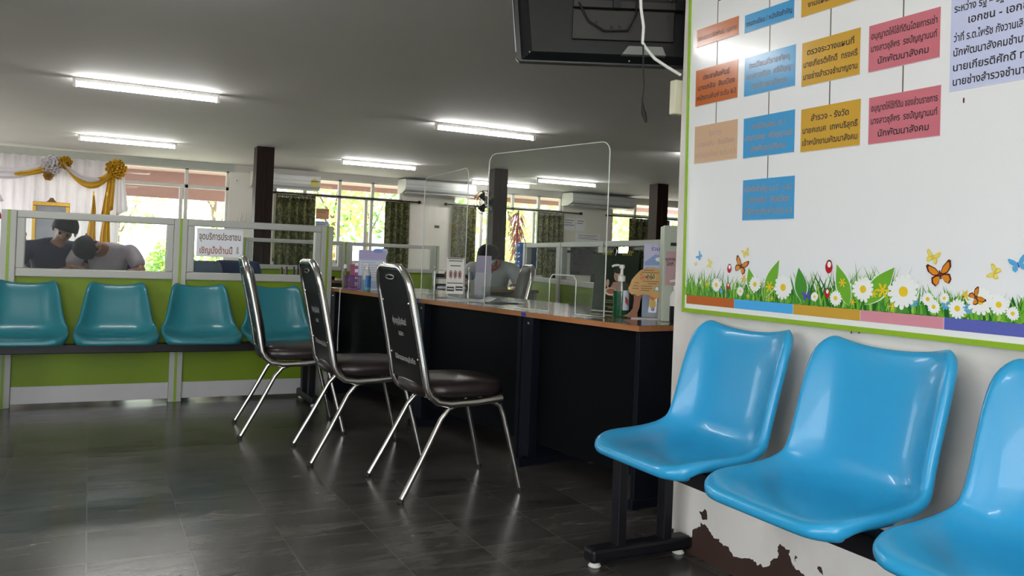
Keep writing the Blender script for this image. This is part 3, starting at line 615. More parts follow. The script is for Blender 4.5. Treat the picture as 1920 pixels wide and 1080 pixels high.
# cables
tag(MB().tube([[1.737, 2.453, 1.991], [1.741, 2.451, 1.924], [1.752, 2.446, 1.857], [1.751, 2.447, 1.799], [1.764, 2.44, 1.777], [1.792, 2.426, 1.743], [1.831, 2.406, 1.716], [1.878, 2.382, 1.687]], .0058, 8).build('white_cable', M_white, smooth=60), 'thick white cable drooping from the television to the wall end', 'cable')
_b = [[1.741, 2.429, 1.786], [1.744, 2.428, 1.717], [1.748, 2.426, 1.641], [1.745, 2.428, 1.584], [1.748, 2.427, 1.555], [1.752, 2.425, 1.538], [1.76, 2.421, 1.508]]
tag(MB().tube(_b, [.003, .003, .003, .003, .007, .010, .005], 8).build('black_cable', M_rubber, smooth=60), 'black power lead with a plug dangling below the television', 'cable')
sb_ = thing('switch_box', 'cream electrical box fixed to the end of the wall', 'switch box', (1.945, 2.40, 1.55))
MB().box(-.075, .03, 0, .035, 0, .125).build('housing', mat('cream_plastic', (.70, .68, .52), .4), sb_, bevel=.005)
MB().box(-.055, .01, .035, .04, .03, .095).build('cover', M_white, sb_)


# ------------------------------------------------------------------ things standing on the counter
def face(P):  # turn that points the local -y at the waiting area where the photo was taken
    return math.atan2(-P[0], P[1])
XZ = lambda x, z, d: (x, d, z)
def rect(x0, x1, z0, z1): return [(x0, z0), (x1, z0), (x1, z1), (x0, z1)]
def card(mb, x0, x1, z0, z1, d, m=0): mb.flat(rect(x0, x1, z0, z1), XZ, d, m)
Z = .7505
# purple basket with the boxes in it
P = (1.655, 5.66); bk_ = thing('basket', 'small purple lattice basket at the far end of the counter', 'basket', (P[0], P[1], Z), face(P))
M_purple = mat('purple_plastic', (.15, .045, .26), .4)
b = MB()
for k in range(9):
    x = -.055 + .11 * k / 8
    for y in (-.045, .045): b.box(x - .002, x + .002, y - .002, y + .002, .004, .09)
    if k < 8:
        y = -.045 + .09 * k / 7
        for x2 in (-.055, .055): b.box(x2 - .002, x2 + .002, y - .002, y + .002, .004, .09)
for z in (.02, .035, .05, .065, .08):
    for y in (-.045, .045): b.box(-.055, .055, y - .002, y + .002, z - .002, z + .002)
    for x2 in (-.055, .055): b.box(x2 - .002, x2 + .002, -.045, .045, z - .002, z + .002)
b.build('lattice_side', M_purple, bk_)
MB().box(-.055, .055, -.045, .045, 0, .006).build('bottom', M_purple, bk_); MB().tube([(-.056, -.046, .09), (.056, -.046, .09), (.056, .046, .09), (-.056, .046, .09)], .004, 6, closed=True).build('rim', M_purple, bk_)
M_pinkb = mat('magenta_carton', (.34, .05, .13), .45)
def carton(label, P, h, w_, m1, m2, n, z0=Z):
    t = thing('carton', label, 'box', (P[0], P[1], z0), face(P), 'cartons by the purple basket'); MB().box(-w_, w_, -.025, .025, 0, h).build('body', m1, t, bevel=.002)
    for k in range(n): MB().box(-w_ * .95, w_ * .97, -.0256, -.0252, h * (k + .35) / n, h * (k + .85) / n).build('white_band', m2, t)
carton('magenta and white striped carton standing in the purple basket', (1.690, 5.665), .185, .022, M_pinkb, M_paper, 4, Z + .0065)
carton('dull red carton behind the purple basket', (1.68, 5.745), .17, .022, mat('dull_red_carton', (.25, .06, .08), .5), M_pinkb, 1)
pb = thing('pump_bottle', 'slim clear bottle of pink soap at the far counter end', 'bottle', (1.615, 5.715, Z), 0)
MB().lathe([(.018, 0), (.02, .01), (.02, .11), (.009, .125), (.009, .14)], n=16).build('body', mat('olive_bottle', (.16, .15, .05), .3), pb, smooth=40); MB().lathe([(.012, .14), (.012, .165), (.005, .17)], n=12).build('cap', M_white, pb, smooth=40)
# light blue leaflet stand
P = (1.775, 5.60); ps = thing('leaflet_stand', 'pale blue printed leaflet stand with a cloud shaped top behind the spray bottle', 'display card', (P[0], P[1], Z), face(P))
M_pb1 = mat('pale_blue_card', (.42, .52, .72), .5); M_lavc = mat('lavender_card', (.40, .36, .60), .5)
out = [(-.098, 0), (.092, 0), (.092, .235), (.104, .262), (.098, .285), (.07, .292), (.04, .278), (.01, .272), (-.098, .275)]
MB().prism(out, XZ, 0, .003).prism([(-.05, 0), (.05, 0), (.0, .15)], lambda x, z, d: (d, .003 + (.15 - z) * .5 * (1 if z < .15 else 0), z), -.002, .002).build('card', M_pb1, ps)
c_ = MB(); card(c_, -.098, .09, .21, .273, -.0004); c_.build('header_print', M_lavc, ps); c_ = MB(); card(c_, -.088, .082, .06, .20, -.0004); c_.build('text_panel', mat('pale_card', (.62, .66, .74), .5), ps)
c_ = MB(); c_.flat([(.035 + .035 * math.cos(2 * PI * k / 14), .272 + .016 * math.sin(2 * PI * k / 14)) for k in range(14)], XZ, -.0007); c_.build('cloud_print', mat('cloud_blue', (.16, .28, .66), .5), ps)
for k in range(7):
    c_ = MB(); card(c_, -.078, .07 if k % 3 else .02, .185 - .017 * k, .189 - .017 * k, -.0008); c_.build('text_line', mat('grey_ink', (.35, .36, .42), .5), ps)
for k in range(4):
    c_ = MB(); card(c_, .035 + .012 * k, .042 + .012 * k, .150, .172 - .004 * (k % 2), -.001); c_.build('figure_print', mat('gold_ink', (.42, .30, .10), .5), ps)
# spray bottle with a blue label
def bottle(name, label, P, cols, sc=1.0, pump=True, lab=None):
    t = thing(name, label, 'bottle', (P[0], P[1], Z), face(P)); s = sc
    MB().lathe([(.024 * s, 0), (.027 * s, .006 * s), (.027 * s, .075 * s)], n=20).build('liquid', cols[0], t, smooth=40)
    MB().lathe([(.0275 * s, .0755 * s), (.0275 * s, .115 * s), (.020 * s, .135 * s), (.011 * s, .145 * s), (.011 * s, .150 * s)], n=20).build('upper_body', cols[1], t, smooth=40)
    MB().lathe([(.013 * s, .148 * s), (.013 * s, .165 * s), (.006 * s, .168 * s), (.006 * s, .185 * s)], n=14).tube([(0, 0, .185 * s), (-.005 * s, 0, .188 * s), (-.03 * s, 0, .184 * s)], .006 * s, 8).build('pump', M_white, t, smooth=40)
    if lab: MB().sheet(lambda u, v: (.0282 * s * math.sin(-.9 + 2.2 * u + lab[1]), -.0282 * s * math.cos(-.9 + 2.2 * u + lab[1]), (.02 + .085 * v) * s), 12, 1).build('label', lab[0], t, smooth=60)
    return t
M_clr = mat('clear_bottle', (.55, .60, .58), .15); M_aq = mat('pale_blue_liquid', (.20, .42, .48), .15)
bottle('spray_bottle', 'clear spray bottle with blue label in front of the pale blue leaflet stand', (1.705, 5.49), (M_aq, M_clr), .95, lab=(mat('blue_label', (.02, .16, .50), .35), .5))
# tissue box with a lace cover
P = (1.93, 5.66); tb = thing('tissue_box', 'tissue box with pale lace cover beside the leaflet stand', 'tissue box', (P[0], P[1], Z), face(P))
MB().box(-.10, .10, -.05, .05, 0, .09).build('box', mat('lace_cover', (.50, .49, .42), .8, var=.3, scale=60), tb, bevel=.008); MB().sheet(lambda u, v: ((u - .5) * (.05 + .05 * v), (.02 + .02 * v) * math.sin(6 * u), .088 + .10 * v - .05 * abs(u - .5)), 8, 4).build('tissue', M_paper, tb, smooth=60, solid=.002)
# letter tray
P = (2.215, 5.21); lt_ = thing('letter_tray', 'two tier black letter tray with chrome end hoops', 'letter tray', (P[0], P[1], Z), face(P))
for z in (.03, .10): MB().box(-.11, .11, -.12, .12, z, z + .004).box(-.11, .11, .116, .12, z, z + .03).box(-.11, -.106, -.12, .12, z, z + .03).box(.106, .11, -.12, .12, z, z + .03).build('tray', M_black, lt_)
for x in (-.115, .115): MB().tube([(x, -.12, 0), (x, -.12, .15)] + [(x, -.12 + .03 - .03 * math.cos(a), .15 + .025 * math.sin(a)) for a in (.5, 1, 1.57)] + [(x, .09, .175), (x, .12, .15), (x, .12, 0)], .005, 8).build('hoop', M_chrome, lt_, smooth=60)
tag(MB().box(-.095, .095, -.1, .1, 0, .012).build('paper_stack', M_paper, org=(0, 0, 0)), 'sheaf of paper lying in the lower letter tray', 'paper').location = (P[0], P[1], Z + .035)
bpy.data.objects['paper_stack'].rotation_euler = (0, 0, face(P))
for i, (dx, c, l, n_) in enumerate(((-.03, (.12, .08, .02), 'brown round stamp lying in the top letter tray', 'rubber_stamp'), (.045, (.16, .22, .42), 'blue tape roll lying in the top letter tray', 'tape_roll'))):
    t = thing(n_, l, 'stationery', (P[0] + dx * .87, P[1] - dx * .4, Z + .1045), 0); MB().lathe([(.02, 0), (.024, .004), (.024, .03), (.018, .04), (.008, .05)], n=16).build('body', mat(n_ + '_plastic', c, .2), t, smooth=40); MB().lathe([(.010, .05), (.012, .058), (.004, .066)], n=12).build('knob', M_black, t, smooth=40)
# pen cup
t = thing('pen_cup', 'grey pen cup with pens behind the round icon sign', 'pen cup', (2.27, 4.95, Z), 0); MB().lathe([(.03, 0), (.032, .10), (.028, .10), (.026, .006)], n=18).build('cup', mat('grey_cup', (.30, .30, .28), .4), t, smooth=40)
for k, (dx, dy, c) in enumerate(((.01, .005, (.3, .02, .02)), (-.012, .0, (.02, .05, .3)), (0, -.012, (.02, .02, .02)))):
    q = tag(MB().tube([(2.27 + dx * .5, 4.95 + dy * .5, Z + .008), (2.27 + dx * 2, 4.95 + dy * 2, Z + .155)], .004, 8).build('pen', mat('pen_colour_%d' % k, c, .3)), ('red', 'blue', 'black')[k] + ' pen standing in the grey pen cup', 'pen', 'pens in the cup')
# sign with three round icons
P = (1.905, 4.43); sg = thing('icon_sign', 'white upright sign with three round prohibition icons on a clear foot', 'sign', (P[0], P[1], Z), face(P))
MB().box(-.04, .045, -.03, .03, 0, .006).box(-.04, .045, -.004, .002, .006, .05).build('clear_foot', M_acryl, sg)
MB().prism(rect(-.052, .050, .035, .245), XZ, -.010, -.005).build('plate', mat('cream_sign_card', (.66, .64, .60), .5), sg)
for z, x0, x1 in ((.237, -.045, .044), (.224, -.040, .040), (.196, -.03, .03), (.095, -.046, .046)):
    c_ = MB(); card(c_, x0, x1, z, z + .005, -.0104); c_.build('text_line', M_ink, sg)
for x in (-.026, 0, .026):
    c_ = MB(); el = [(x + .0105 * math.cos(2 * PI * k / 18), .148 + .024 * math.sin(2 * PI * k / 18)) for k in range(18)]; c_.flat(el, XZ, -.0103); c_.flat([(x + (a - x) * .72, .148 + (z - .148) * .8) for a, z in el], XZ, -.0105, 1); c_.flat([(x - .005, .134), (x + .005, .134), (x + .005, .160), (x - .005, .162)], XZ, -.0107, 0); c_.build('round_icon', [mat('maroon_ink', (.14, .03, .03), .5), mat('pale_sign_card', (.55, .48, .46), .5)], sg)
for x0, x1, z in ((-.046, -.004, .062), (.004, .046, .066)):
    c_ = MB(); card(c_, x0, x1, z - .012, z + .014, -.0103); card(c_, x0 + .003, x1 - .003, z - .001, z + .004, -.0105, 1); c_.build('text_block', [M_ink, M_paper], sg)
# leaflet holder
P = (2.165, 4.60); lh = thing('leaflet_holder', 'clear acrylic leaflet holder beside the round icon sign', 'holder', (P[0], P[1], Z), face(P))
MB().box(-.05, .05, -.04, -.038, 0, .16).box(-.05, .05, .038, .04, 0, .24).box(-.052, -.05, -.04, .04, 0, .16).box(.05, .052, -.04, .04, 0, .16).box(-.05, .05, -.04, .04, 0, .003).build('body', M_acryl, lh)
for k in range(4):
    o = MB().prism(rect(-.046, .046, 0, .26 - .02 * (k % 2)), lambda x, z, d: (x, d + z * .05, z), 0, .003).build('leaflet', [mat('violet_leaflet', (.26, .22, .36), .4), mat('grey_leaflet', (.34, .32, .36), .4), M_pb1, M_lavc][k], smooth=None)
    o.location = (P[0] + .02 * (k - 1.5) * P[0] / 5, P[1] + .02 * (k - 1.5), Z + .004); o.rotation_euler = (0, 0, face(P)); tag(o, ('violet leaflet at the front of the clear holder', 'grey leaflet second in the clear holder', 'pale blue leaflet third in the clear holder', 'lavender leaflet at the back of the clear holder')[k], 'leaflet', 'leaflets in the holder')
# loose papers on the counter
for i, (x, y, r, l, w_, h_) in enumerate(((1.97, 4.42, .5, 'flat white sheet of paper under the round icon sign', .15, .105), (2.06, 4.26, .15, 'white sheet with a pen on it near the leaflet holder', .13, .10), (2.10, 4.20, -.2, 'folded white form lying on top of another sheet', .10, .105))):
    if i < 2: o = MB().box(-w_, w_, -h_, h_, 0, .0015).build('paper_sheet', M_paper)
    else: o = MB().sheet(lambda u, v: ((u - .5) * .21, (v - .5) * .2, .002 + .022 * math.exp(-((u - .25) / .16) ** 2)), 16, 2).build('paper_sheet', M_paper, smooth=60, solid=.001)
    o.location = (x, y, Z + .0022 * i); o.rotation_euler = (0, 0, r); tag(o, l, 'paper', 'loose papers on the counter')
tag(MB().tube([(2.02, 4.22, Z + .012), (2.10, 4.33, Z + .012)], .004, 8).build('pen', M_ink), 'dark pen lying on the loose papers', 'pen')
# green desk calendar
a_, b_ = Vector((2.262, 3.515)), Vector((2.352, 3.272)); P = (a_ + b_) / 2; rz = math.atan2((b_ - a_).y, (b_ - a_).x)
cl_ = thing('desk_calendar', 'tall dark green desk calendar with yellow wire binding', 'calendar', (P.x, P.y, Z), rz); Wd = (b_ - a_).length / 2
lean = lambda x, z, d: (x, d + z * .10, z)
M_dkg = mat('dark_green_print', (.010, .020, .009), .5, var=.5, scale=9, spec=.2)
MB().prism(rect(-Wd, Wd, .006, .300), lean, 0, .004).build('front_page', M_dkg, cl_); MB().prism(rect(-Wd, Wd, .0, .300), lambda x, z, d: (x, d + .075 - z * .145, z), 0, .004).box(-Wd, Wd, 0, .078, 0, .004).build('easel_back', M_dkg, cl_)
c_ = MB(); c_.flat(rect(-Wd, Wd, .0062, .012), lean, -.0004); c_.build('bottom_edge', mat('pale_page_edge', (.45, .45, .40), .5), cl_)
for x in [-.085 + .010 * k for k in range(6)] + [.035 + .010 * k for k in range(6)]:
    MB().tube([(x, .028 + .009 * math.cos(t), .300 + .010 * math.sin(t)) for t in [2 * PI * k / 10 for k in range(10)]], .0016, 5, closed=True).build('wire_loop', mat('yellow_wire', (.55, .48, .05), .35), cl_)
# printed figure : a woman holding a dish
pf = MB()
def ell(cx, cz, a, b, n=18): return [(cx + a * math.cos(2 * PI * k / n), cz + b * math.sin(2 * PI * k / n)) for k in range(n)]
for pol, m, d in ((ell(.012, .205, .030, .028), 1, 4), (ell(.010, .188, .020, .027), 0, 5), (ell(.012, .212, .022, .014), 1, 6), ([(-.012, .155), (.03, .160), (.05, .12), (.045, .085), (-.01, .085), (-.03, .115)], 2, 4), (ell(-.045, .15, .010, .018), 0, 5), ([(-.05, .14), (-.04, .135), (-.022, .105), (-.035, .10)], 0, 4.5), (ell(-.022, .108, .036, .020), 3, 6), (ell(-.020, .110, .028, .014), 4, 7), (ell(.003, .185, .0035, .002), 1, 7), (ell(.016, .186, .0035, .002), 1, 7), (ell(.009, .172, .006, .0025), 4, 7)):
    pf.flat(pol, lean, -.0002 * d, m)
pf.build('figure_print', [mat('print_skin', (.46, .27, .19), .4), M_ink, mat('print_rose_cloth', (.36, .18, .15), .4), mat('print_cream_dish', (.62, .54, .40), .4), mat('print_terracotta', (.33, .10, .05), .4)], cl_, fixn=False)
for x0, x1, z in ((-.045, .01, .062), (-.05, .03, .052), (-.06, .02, .032), (-.03, .05, .025)):
    c_ = MB(); c_.flat(rect(x0, x1, z, z + .004), lean, -.0006); c_.build('text_line', mat('olive_ink', (.20, .18, .04), .4), cl_)
MB().tube([(-.005, -.004, .296), (.0, -.014, .315), (.004, -.002, .33), (.008, .01, .31), (.010, -.003, .285)], .0022, 6).build('wire_hanger', M_chrome, cl_, smooth=60)
# large sanitiser bottle
P = (2.225, 3.205); sn = thing('sanitizer_bottle', 'large pump bottle half full of dark green gel in front of the calendar', 'bottle', (P[0], P[1], Z), face(P))
M_gel = mat('dark_green_gel', (.004, .075, .030), .12, coat=.4)
MB().lathe([(.034, 0), (.037, .006), (.037, .120)], n=28, sy=.72).build('gel', M_gel, sn, smooth=40)
MB().lathe([(.0372, .1202), (.037, .130), (.030, .152), (.015, .166), (.014, .172)], n=28, sy=.72).build('clear_shoulder', clear('clear_bottle_plastic', (.90, .93, .90), .06, .05), sn, smooth=40)
MB().tube([(.003, 0, .1205), (.001, 0, .168)], .005, 8).build('dip_tube', M_white, sn)
MB().lathe([(.017, .165), (.018, .168), (.018, .190), (.010, .194), (.007, .198), (.007, .225), (.012, .226), (.013, .240), (.009, .244)], n=20).tube([(0, 0, .236), (-.02, 0, .241), (-.038, 0, .238), (-.046, 0, .232)], .0055, 8).build('pump_head', M_white, sn, smooth=40)
lb = MB(); lb.sheet(lambda u, v: (.0376 * math.sin(.25 + 1.35 * u), -.0376 * .72 * math.cos(.25 + 1.35 * u), .032 + .092 * v), 12, 1, 0); lb.build('label', mat('white_blue_label', (.60, .68, .78), .35, var=.2, scale=30), sn, smooth=60)
lb = MB(); lb.sheet(lambda u, v: (.0380 * math.sin(.55 + .55 * u), -.0380 * .72 * math.cos(.55 + .55 * u), .050 + .03 * v + .018 * (1 - u)), 6, 1, 0); lb.build('label_emblem', mat('label_red', (.42, .05, .06), .35), sn, smooth=60)
# tree shaped card
P = (2.262, 3.085); tr = thing('tree_card', 'tree shaped card with orange crown and brown trunk', 'display card', (P[0], P[1], Z), face(P))
crown = [(-.050, .108), (-.062, .118), (-.068, .135), (-.060, .155), (-.052, .178), (-.035, .200), (-.015, .222), (.012, .232), (.045, .236), (.075, .228), (.095, .205), (.102, .175), (.100, .140), (.092, .112), (.075, .096), (.05, .098), (.03, .108), (.0, .112), (-.025, .102), (-.035, .112)]
MB().prism(crown, XZ, 0, .004).build('crown', mat('orange_card', (.53, .295, .085), .5), tr)
MB().prism([(-.088, .008), (-.060, .022), (-.044, .045), (-.040, .085), (-.042, .112), (.0, .115), (-.010, .085), (-.014, .050), (-.022, .025), (-.020, .0), (-.035, .002)], XZ, .004, .008).build('trunk', mat('brown_card', (.25, .085, .04), .5), tr)
MB().box(-.05, .08, -.02, .05, 0, .004).build('base', mat('white_card_base', (.60, .58, .55), .5), tr)
MB().prism([(.025, .03), (.062, .03), (.066, .115), (.036, .115)], XZ, .006, .009).build('leaflet_pocket', M_paper, tr)
c_ = MB(); c_.flat(ell(.045, .07, .015, .025), XZ, .0055, 0); c_.flat(ell(.047, .045, .008, .009), XZ, .0052, 1); c_.flat([(.025, .095), (.05, .125), (.08, .1), (.06, .095), (.045, .085)], XZ, .0050, 2); c_.build('pocket_print', [mat('print_gold', (.55, .36, .06), .4), M_pv, mat('print_burnt_orange', (.50, .10, .02), .4)], tr, fixn=False)
tm = MB(); put_text(tm, 'โครง', XZ, .012, .18, size=.03, d=-.0005); tm.build('lettering', mat('print_burnt_orange', (.5, .1, .02), .4), tr, fixn=False)
c_ = MB(); c_.flat(rect(.005, .055, .180, .205), XZ, -.0004); c_.build('text_panel', mat('olive_card', (.45, .42, .16), .5), tr)
tm = MB(); put_text(tm, 'ป่าไม้', XZ, .03, .186, size=.022, d=-.0008); tm.build('lettering', M_dkg, tr, fixn=False)
for x0, x1, z in ((.0, .045, .221), (-.01, .07, .210), (-.005, .07, .170), (.02, .06, .160), (-.04, -.02, .162), (-.045, -.02, .148), (-.05, -.02, .136), (-.01, .04, .148), (-.01, .04, .138), (-.01, .03, .128)):
    c_ = MB(); c_.flat(rect(x0, x1, z, z + .0035), XZ, -.0004); c_.build('text_line', M_inkbr, tr)
c_ = MB(); c_.flat(ell(.062, .140, .013, .013), XZ, -.0004, 0); c_.flat(ell(.062, .140, .007, .008), XZ, -.0007, 1); c_.build('round_emblem', [mat('grey_blue_ink', (.25, .33, .36), .5), M_paper], tr, fixn=False)
# blue poster card behind it
P = (2.40, 3.185); po = thing('poster_card', 'blue and white poster card standing behind the tree shaped card', 'display card', (P[0], P[1], Z), face(P))
MB().prism(rect(-.055, .115, 0, .350), lambda x, z, d: (x, d + z * .06, z), 0, .004).prism([(0, 0), (.07, 0), (.02, .25)], lambda x, z, d: (d, .004 + x + z * .06, z), .02, .024).build('card', M_pb1, po)
pl = lambda x, z, d: (x, d + z * .06, z)
for pol, m, nm in ((rect(-.052, .112, .24, .345), mat('print_lilac', (.52, .50, .68), .4), 'header_print'), ([(-.05, .26), (0, .30), (.06, .28), (.11, .31), (.11, .25), (-.05, .245)], mat('print_sea_blue', (.20, .32, .58), .4), 'wave_print'), (rect(-.025, .10, .0, .23), mat('print_pale_grey', (.48, .53, .62), .4), 'lower_print'), (ell(.03, .275, .03, .012), M_pw, 'cloud_print'), (ell(-.036, .222, .012, .014), mat('print_coral', (.52, .25, .22), .4), 'spot_print')):
    c_ = MB(); c_.flat(pol, pl, -.0004 - .0003 * (nm in ('wave_print', 'cloud_print')) - .0003 * (nm == 'cloud_print')); c_.build(nm, m, po)
tm = MB(); put_text(tm, 'ร่วมใจ', pl, .01, .317, size=.026, d=-.0012); tm.build('lettering', M_pv, po, fixn=False)
# pale suggestion box
P = (2.258, 2.940); sg_ = thing('suggestion_box', 'tall pale green suggestion box with black slot and pink notice', 'box', (P[0], P[1], Z), face((2.3, 2.9)) + .12)
MB().box(0, .26, 0, .16, 0, .425).build('body', mat('pale_green_board', (.50, .56, .46), .5, var=.05), sg_, bevel=.003)
c_ = MB(); card(c_, .030, .13, .335, .350, -.0006); c_.build('slot', M_rubber, sg_)
c_ = MB(); card(c_, .012, .24, .160, .310, -.0005); c_.build('pink_notice', mat('pink_paper', (.56, .36, .37), .6), sg_)
for ln, x, z, sz in (('แสดงความคิดเห็น', .08, .270, .020), ('ได้ที่', .03, .248, .020), ('- - ชื่อ', .07, .22, .014), ('- - เรื่อง', .07, .20, .014), ('หน่วยงาน', .06, .18, .014)):
    tm = MB(); put_text(tm, ln, XZ, x, z, size=sz, d=-.0009); tm.build('lettering', M_ink, sg_, fixn=False)
for x, z in ((.04, .40), (.09, .385)):
    MB().ball((x, -.001, z), .002, 8, 4).build('screw', M_chrome, sg_)
bottle('spray_bottle', 'white spray bottle against the wall end in front of the suggestion box', (2.268, 2.852), (M_black, M_white), .98)

# ------------------------------------------------------------------ behind the counter
rp = thing('office_partition', 'grey and green glass topped partition in the office behind the counter', 'partition', (3.42, 4.45, 0), math.atan2(3.10, .64))
partition([(0, 1.05), (1.05, 2.10), (2.10, 3.22)], 1.17, rp)
rp2 = thing('office_partition', 'grey glass partition further back, seen through the middle glass', 'partition', (1.55, 9.6, 0), 0)
partition([(0, 1.15), (1.15, 2.3)], 1.13, rp2)
def staff_desk(label, x0, x1, y0, y1):
    t = thing('staff_desk', label, 'desk', ((x0 + x1) / 2, (y0 + y1) / 2, 0), 0, 'staff desks'); a, b_ = (x1 - x0) / 2, (y1 - y0) / 2
    MB().box(-a, a, -b_, b_, .725, .75).build('desktop', M_cherrytop, t, bevel=.003)
    for s_ in (-1, 1): MB().box(s_ * (a - .02) - .012, s_ * (a - .02) + .012, -b_ + .02, b_ - .02, 0, .725).build('side_panel', M_grey, t)
    MB().box(-a + .02, a - .02, b_ - .08, b_ - .06, .25, .725).build('modesty_panel', M_grey, t)
    return t
staff_desk('staff desk behind the counter where the person in a pale shirt writes', 2.60, 3.35, 6.02, 6.52)
staff_desk('table behind the green partition where two people lean over', -.75, .75, 6.95, 7.5)
staff_desk('staff desk carrying the dark figures behind the partition glass', 1.2, 2.3, 7.3, 7.9)
staff_desk('staff desk behind the rear partition carrying the monitor', 4.55, 5.9, 7.5, 8.2)
def bezier_chair(label, x, y, rz, m):
    t = thing('office_chair', label, 'chair', (x, y, 0), rz, 'office swivel chairs')
    MB().box(-.22, .22, -.22, .22, .43, .50).build('seat', m, t, bevel=.03); MB().sheet(lambda u, v: ((u - .5) * .44 * (1 - .25 * v * v), .22 + .06 * v - .03 * (1 - (2 * u - 1) ** 2) + .02, .54 + .37 * v), 8, 8).build('backrest', m, t, smooth=80, solid=.05, sub=1)
    MB().lathe([(.03, .08), (.03, .43)], n=12).build('gas_column', M_black, t)
    MB().box(-.03, .03, .20, .28, .40, .62).build('back_bracket', M_black, t)
    for k in range(5):
        a = 2 * PI * k / 5; l = MB().tube([(0, 0, .09), (.26 * math.cos(a), .26 * math.sin(a), .06)], .018, 8).build('leg', M_black, t); MB().ball((.26 * math.cos(a), .26 * math.sin(a), .027), .027, 10, 7).build('castor', M_rubber, l)
    return t
M_blc = mat('navy_chair_cloth', (.02, .03, .09), .7)
bezier_chair('navy office chair partly hidden under the paper notice', 1.16, 6.93, PI * .85, M_blc)
bezier_chair('blue grey office chair showing at the corner of the left glass', .70, 6.34, PI * .95, mat('blue_grey_cloth', (.14, .18, .26), .8))
for i, (x, y, l) in enumerate(((-.30, 8.15, 'office chair under the person in navy'), (.17, 8.15, 'office chair under the person in a pale grey shirt'), (3.22, 6.95, 'office chair under the person writing behind the counter'))):
    bezier_chair(l, x, y, 0, M_blc)
# water dispenser and monitor behind the rear partition
wd = thing('water_dispenser', 'white water dispenser with a blue water bottle behind the rear partition', 'water dispenser', (4.62, 8.65, 0), .2)
MB().box(-.15, .15, -.15, .15, 0, .82).build('cabinet', M_white, wd, bevel=.01); MB().lathe([(.05, .82), (.06, .86), (.135, .90), (.135, .96), (.128, .98), (.135, 1.0), (.135, 1.06), (.128, 1.08), (.135, 1.10), (.135, 1.18), (.11, 1.2)], n=24).build('bottle', mat('blue_water_bottle', (.03, .10, .32), .12, coat=.4), wd, smooth=40)
MB().box(-.05, -.02, -.19, -.15, .6, .64).build('tap', M_red, wd)
mo = thing('monitor', 'black computer monitor behind the rear partition glass', 'monitor', (5.0, 7.75, .7505), -.35)
MB().box(-.27, .27, -.02, .02, .10, .44).build('casing', M_black, mo, bevel=.006); c_ = MB(); card(c_, -.255, .255, .12, .42, -.0206); c_.build('dark_screen', mat('dark_screen', (.01, .012, .02), .15), mo)
MB().box(-.03, .03, .0, .03, .01, .16).box(-.11, .11, -.06, .10, 0, .012).build('stand', M_black, mo)
dl = thing('desk_lamp', 'pale angled desk lamp beside the water bottle', 'lamp', (4.22, 7.2, .7505), -.5)
# it stands on its own small stool table
st = thing('side_table', 'small grey side table carrying the pale desk lamp', 'table', (4.22, 7.2, 0), -.2)
MB().box(-.2, .2, -.2, .2, .72, .75).build('top', M_lgrey, st, bevel=.004)
for sx in (-1, 1):
    for sy in (-1, 1): MB().box(sx * .17 - .015, sx * .17 + .015, sy * .17 - .015, sy * .17 + .015, 0, .72).build('leg', M_grey, st)
MB().lathe([(.08, 0), (.08, .015), (.02, .025)], n=18).build('base', M_lgrey, dl, smooth=40); MB().tube([(0, 0, .02), (.02, 0, .12), (.10, 0, .34)], .018, 8).build('arm', M_white, dl, smooth=40); MB().box(-.12, .14, -.04, .04, .335, .36).build('shade', M_black, dl, bevel=.008)
# small dark figures on the desk behind the glass
tt = thing('serving_tray', 'dark tray of small ornaments behind the middle partition glass', 'tray', (1.75, 7.55, .7505), 0); MB().box(-.26, .26, -.1, .1, 0, .012).box(-.26, .26, -.1, -.094, .012, .03).box(-.26, .26, .094, .1, .012, .03).build('plate', M_navy, tt)
rn = random.Random(5)
for k in range(9):
    h_ = .05 + .06 * rn.random(); x = 1.55 + .05 * k; t = thing('figurine', '', 'ornament', (x, 7.55 + .04 * math.sin(k * 2.3), .763), 0, 'small dark ornaments on the tray')
    t['label'] = ['squat dark ornament at the end of the tray by the column', 'second dark ornament on the tray', 'third small dark ornament on the tray', 'fourth ornament on the tray, in front of the window light', 'ornament in the middle of the tray', 'sixth dark ornament on the tray', 'seventh dark ornament on the tray', 'eighth dark ornament on the tray', 'last dark ornament on the tray, by the grey partition post'][k]
    MB().lathe([(.016, 0), (.018, .01), (.010, h_ * .4), (.014, h_ * .62), (.007, h_ * .78), (.011, h_ * .88), (.004, h_)], n=12).build('body', mat('ornament_dark_%d' % (k % 3), [(.05, .03, .02), (.10, .03, .04), (.03, .04, .03)][k % 3], .3), t, smooth=50); MB().lathe([(.02, 0), (.02, .006)], n=12).build('base', M_black, t)

# ------------------------------------------------------------------ back wall fittings
def air_con(label, x0, x1, y, z0, z1, dep, group='air conditioners on the back wall'):
    t = thing('air_conditioner', label, 'air conditioner', ((x0 + x1) / 2, y, z0), 0, group); a = (x1 - x0) / 2; h_ = z1 - z0
    prof = [(0, .0), (-dep * .55, .0), (-dep * .95, h_ * .22), (-dep, h_ * .4), (-dep, h_ * .9), (-dep * .9, h_), (0, h_)]
    MB().prism(prof, lambda y_, z, d: (d, y_, z), -a + .012, a - .012).build('body', mat('aircon_white', (.60, .61, .60), .35, var=.04), t, bevel=.006)
    for s_ in (-1, 1): MB().prism([(p[0] * 1.02, p[1]) for p in prof], lambda y_, z, d: (d, y_, z), s_ * a - (.012 if s_ > 0 else 0), s_ * a + (.012 if s_ < 0 else 0)).build('end_cap', mat('aircon_cap', (.68, .68, .64), .4), t, bevel=.004)
    MB().box(-a + .04, a - .04, -dep * .98, -dep * .5, .004, .018).build('louver', M_lgrey, t); MB().box(-a + .02, a - .02, -dep - .004, -dep + .002, h_ * .58, h_ * .62).build('grille_line', M_grey, t)
    return t
